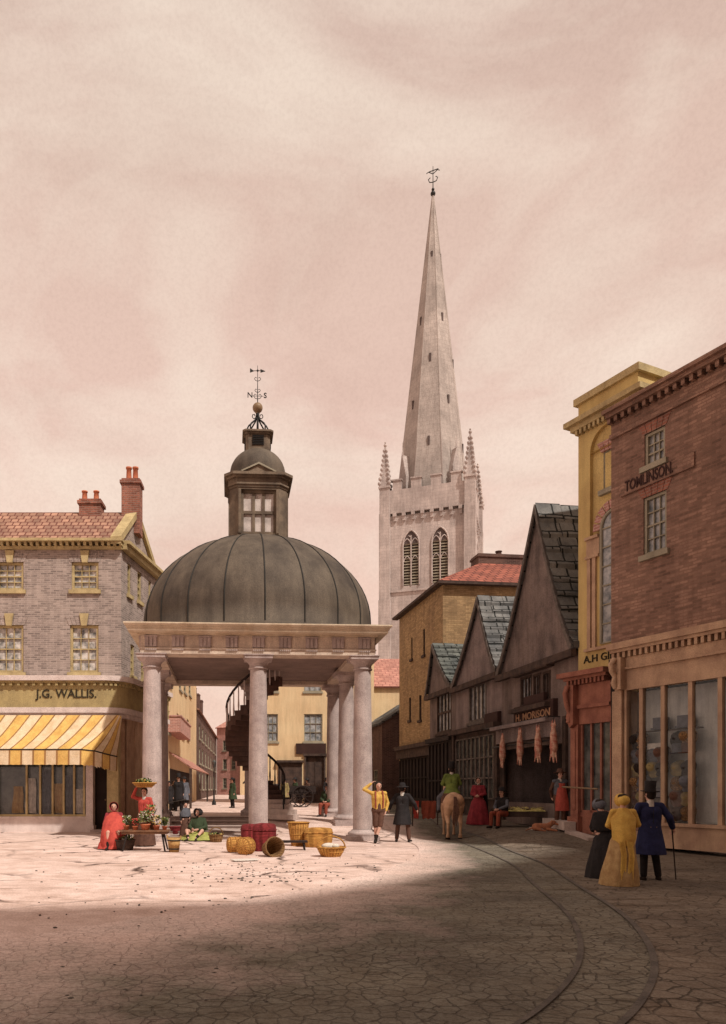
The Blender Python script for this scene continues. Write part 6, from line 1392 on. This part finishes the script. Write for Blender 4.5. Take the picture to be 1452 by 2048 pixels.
# the strollers in the right foreground
p = G(1300, 1762)
person('gentleman in a navy tailcoat and black top hat with a cane seen from behind', p, rad(176), 1.6, dict(elL=(.3, .03, 1.16), haL=(.24, -.1, 1.02), elR=(-.33, .04, 1.17), haR=(-.44, -.08, .98), anL=(.13, .04, .09), anR=(-.15, .0, .09), shL=(.19, 0, 1.385), shR=(-.19, 0, 1.385)), vox=.008, coat='c_navy', coat_len=.5, trousers='c_black', hat='top', hatmat='c_black', hair='hairdark', collar='c_white', yaw=rad(20), clench=True, extra=lambda P, J, part, hp: ([part('button', 'gilt', (lambda m: (m.ball((s*.05, .155, 1.0), .013, 8), m)[1])(MB())) for s in (-1, 1)], part('coat_seam', 'c_black', (lambda m: (m.tube([(0, .158, 1.33), (0, .15, 1.15), (0, .155, 1.0), (0, .215, .75), (0, .275, .52)], .006, 5), m)[1])(MB()))))
cn_ = p+Vector((.445*.94, .07, 0)); m = MB(); m.cyl((.06, -.02, 0), (0, 0, .93), .01, .012, 8); m.ball((0, 0, .94), .022, 10); o = m.build('walking_cane', 'timberdark', None, tuple(cn_)); tag(o, 'thin dark walking cane held by the gentleman in navy', 'cane')
p = G(1246, 1772)
person('lady in a golden yellow shawl and bonnet with a long yellow brown gown', p, rad(168), 1.5, dict(elL=(.25, -.05, 1.13), haL=(.1, -.2, 1.05), elR=(-.27, -.03, 1.15), haR=(-.2, -.22, 1.1)), vox=.009, trousers=None, bodice='c_yellow', skirt='c_tan', skirt_w=.34, hat='bonnet', hatmat='c_yellow', hair='hairdark', skirt_shift=(.08, .06), yaw=rad(12),
       extra=lambda P, J, part, hp: (part('shawl', 'c_yellow', (lambda m: (m.loft([(0, .09, .76, .15, .16), (0, .07, .9, .2, .19), (0, .04, 1.06, .2, .16), (0, .02, 1.26, .225, .145), (0, .01, 1.4, .15, .095), (0, 0, 1.46, .07, .07)], 36, folds=(7, .07)), m)[1])(MB())), part('sash', 'c_yellow', (lambda m: ([m.grid([[(x_+.02*sin(z*9)+k, .3+.05*(1-z)+.012*sin(x_*60), z) for x_ in (-.05, -.02, .02, .05)] for z in (.85, .6, .35, .1)]) for k in (-.06, .07)], m)[1])(MB()))))
p = G(1209, 1756)
person('stooping woman in black with a grey bonnet left of the yellow lady', p, rad(190), 1.42, dict(chest=(0, -.06, 1.25), neck=(0, -.1, 1.42), head=(.02, -.15, 1.56), shL=(.17, -.07, 1.36), shR=(-.17, -.07, 1.36), elL=(.22, -.12, 1.1), haL=(.1, -.28, 1.0), elR=(-.22, -.12, 1.1), haR=(-.1, -.28, 1.0)), vox=.009, trousers=None, bodice='c_black', shawl='c_black', skirt='c_black', skirt_w=.36, hat='bonnet', hatmat='c_grey', skirt_shift=(.1, .1))
# dark figures in the back street
bg_ = (((337, 36.5), 1.55, 'c_black', 'cap', 'shorter dark figure at the far left of the knot of people behind the left column'), ((347, 37.5), 1.5, 'c_brown', None, 'bareheaded brown coated figure second from left behind the left column'), ((357, 37.2), 1.72, 'c_black', 'top', 'tall black coated man in a top hat beside the steps'), ((368.5, 38.6), 1.62, 'c_grey', 'wide', 'man in grey with a wide hat rightmost of the knot by the steps'), ((465, 41), 1.6, 'c_dkgreen', 'wide', 'figure in a green coat and dark hat standing alone in the back street'))
for (v, Y), h_, ct, ht, lb in bg_:
    x = (v-CX)/F*Y; person(lb, (x, Y, ground_z(x, Y)), rad(R.uniform(-60, 60)), h_, vox=.02, coat=ct, coat_len=.5, trousers='c_black', hat=ht, group=None)
# cart and dark horse in the square behind
cy_ = 43; cp = Vector(((600-CX)/F*cy_, cy_, ground_z(1.4, cy_))); ct = empty('market_cart', tuple(cp), rad(12), 'dark two wheeled market cart standing in the shade behind the cross', 'cart')
m = MB(); m.box(-.8, .8, -.5, .5, .75, .83); m.box(-.8, .8, -.53, -.5, .83, 1.2); m.box(-.8, .8, .5, .53, .83, 1.2); m.box(.77, .8, -.5, .5, .83, 1.2); m.build('body', 'timberdark', ct)
for s in (-1, 1):
    m = MB(); m.tube([(.6*cos(a), s*.62, .6+.6*sin(a)) for a in [2*PI*i/24 for i in range(25)]], .035, 6)
    for k in range(10): a = k*PI/5; m.cyl((0, s*.62, .6), (.58*cos(a), s*.62, .6+.58*sin(a)), .02, n=5)
    m.cyl((0, s*.55, .6), (0, s*.7, .6), .08, n=10); m.build('wheel', 'timberdark', ct)
    m = MB(); m.cyl((-.75, s*.4, .8), (-2.3, s*.36, 1.0), .03, n=6); m.build('shaft', 'timberdark', ct)
h2 = MB(); h2.v = HB.v[:]; h2.f = HB.f[:]; h2.m = HB.m[:]; h2.uv = HB.uv[:]; h2.sm = HB.sm[:]
o = h2.build('horse', 'horsedark', None, tuple(cp+Vector((-1.75, -.35, 0))), rad(-78), remesh=.03, smooth_it=3); o.scale = (.9,)*3; tag(o, 'dark horse harnessed to the cart behind the market cross', 'horse')
for (dx, dy, dz, h_, c_, lb) in ((-.3, 0, .45, 1.6, 'c_dkgreen', 'driver in dark green sitting up on the cart behind the cross'), (.4, .1, .45, 1.55, 'c_brown', 'passenger in brown sitting at the back of the cart')):
    person(lb, tuple(cp+Vector((dx, dy, dz))), rad(-60), h_, SEATP, vox=.022, coat=c_, coat_len=.35, trousers='c_black', hat='wide')
for (dx, dy, h_, c_, lb) in ((1.5, -.4, 1.65, 'c_black', 'man in black standing just right of the cart'), (-.9, -1.3, 1.6, 'c_olive', 'man in an ochre jacket standing in front of the cart')):
    q = cp+Vector((dx, dy, 0)); person(lb, (q.x, q.y, ground_z(q.x, q.y)), rad(30*dx), h_, vox=.022, coat=c_, coat_len=.6, trousers='c_black', hat='cap')
# iron railing beside the steps, and a street lamp
e = empty('iron_railing', (0, 0, 0), 0, 'thin iron railing with spikes running back along the left side of the steps', 'railing')
A_, B_ = Vector((-3.85, 24.2)), Vector((-4.1, 34.5)); n = 22
m = MB()
for i in range(n+1):
    q = A_.lerp(B_, i/n); z = ground_z(-3.6, q.y)-.05; m.cyl((q.x, q.y, z), (q.x, q.y, z+.75), .013, .008, 5)
m.tube([(A_.lerp(B_, i/n).x, A_.lerp(B_, i/n).y, ground_z(-3.6, A_.lerp(B_, i/n).y)+.6) for i in range(n+1)], .016, 5); m.build('bars', 'iron', e)
lp = Vector(((428-CX)/F*47, 47)); e = empty('street_lamp', (lp.x, lp.y, ground_z(*lp)), 0, 'slender dark street lamp standing at the brick terrace corner', 'street lamp')
m = MB(); m.lathe([(.14, 0), (.12, .2), (.06, .3), (.04, 1.0), (.035, 2.3), (.06, 2.35)], 12); m.build('post', 'iron', e); m = MB(); m.lathe([(.07, 2.36), (.14, 2.7), (.0, 2.85)], 4, smooth=False); m.build('lantern', 'glassdark', e)
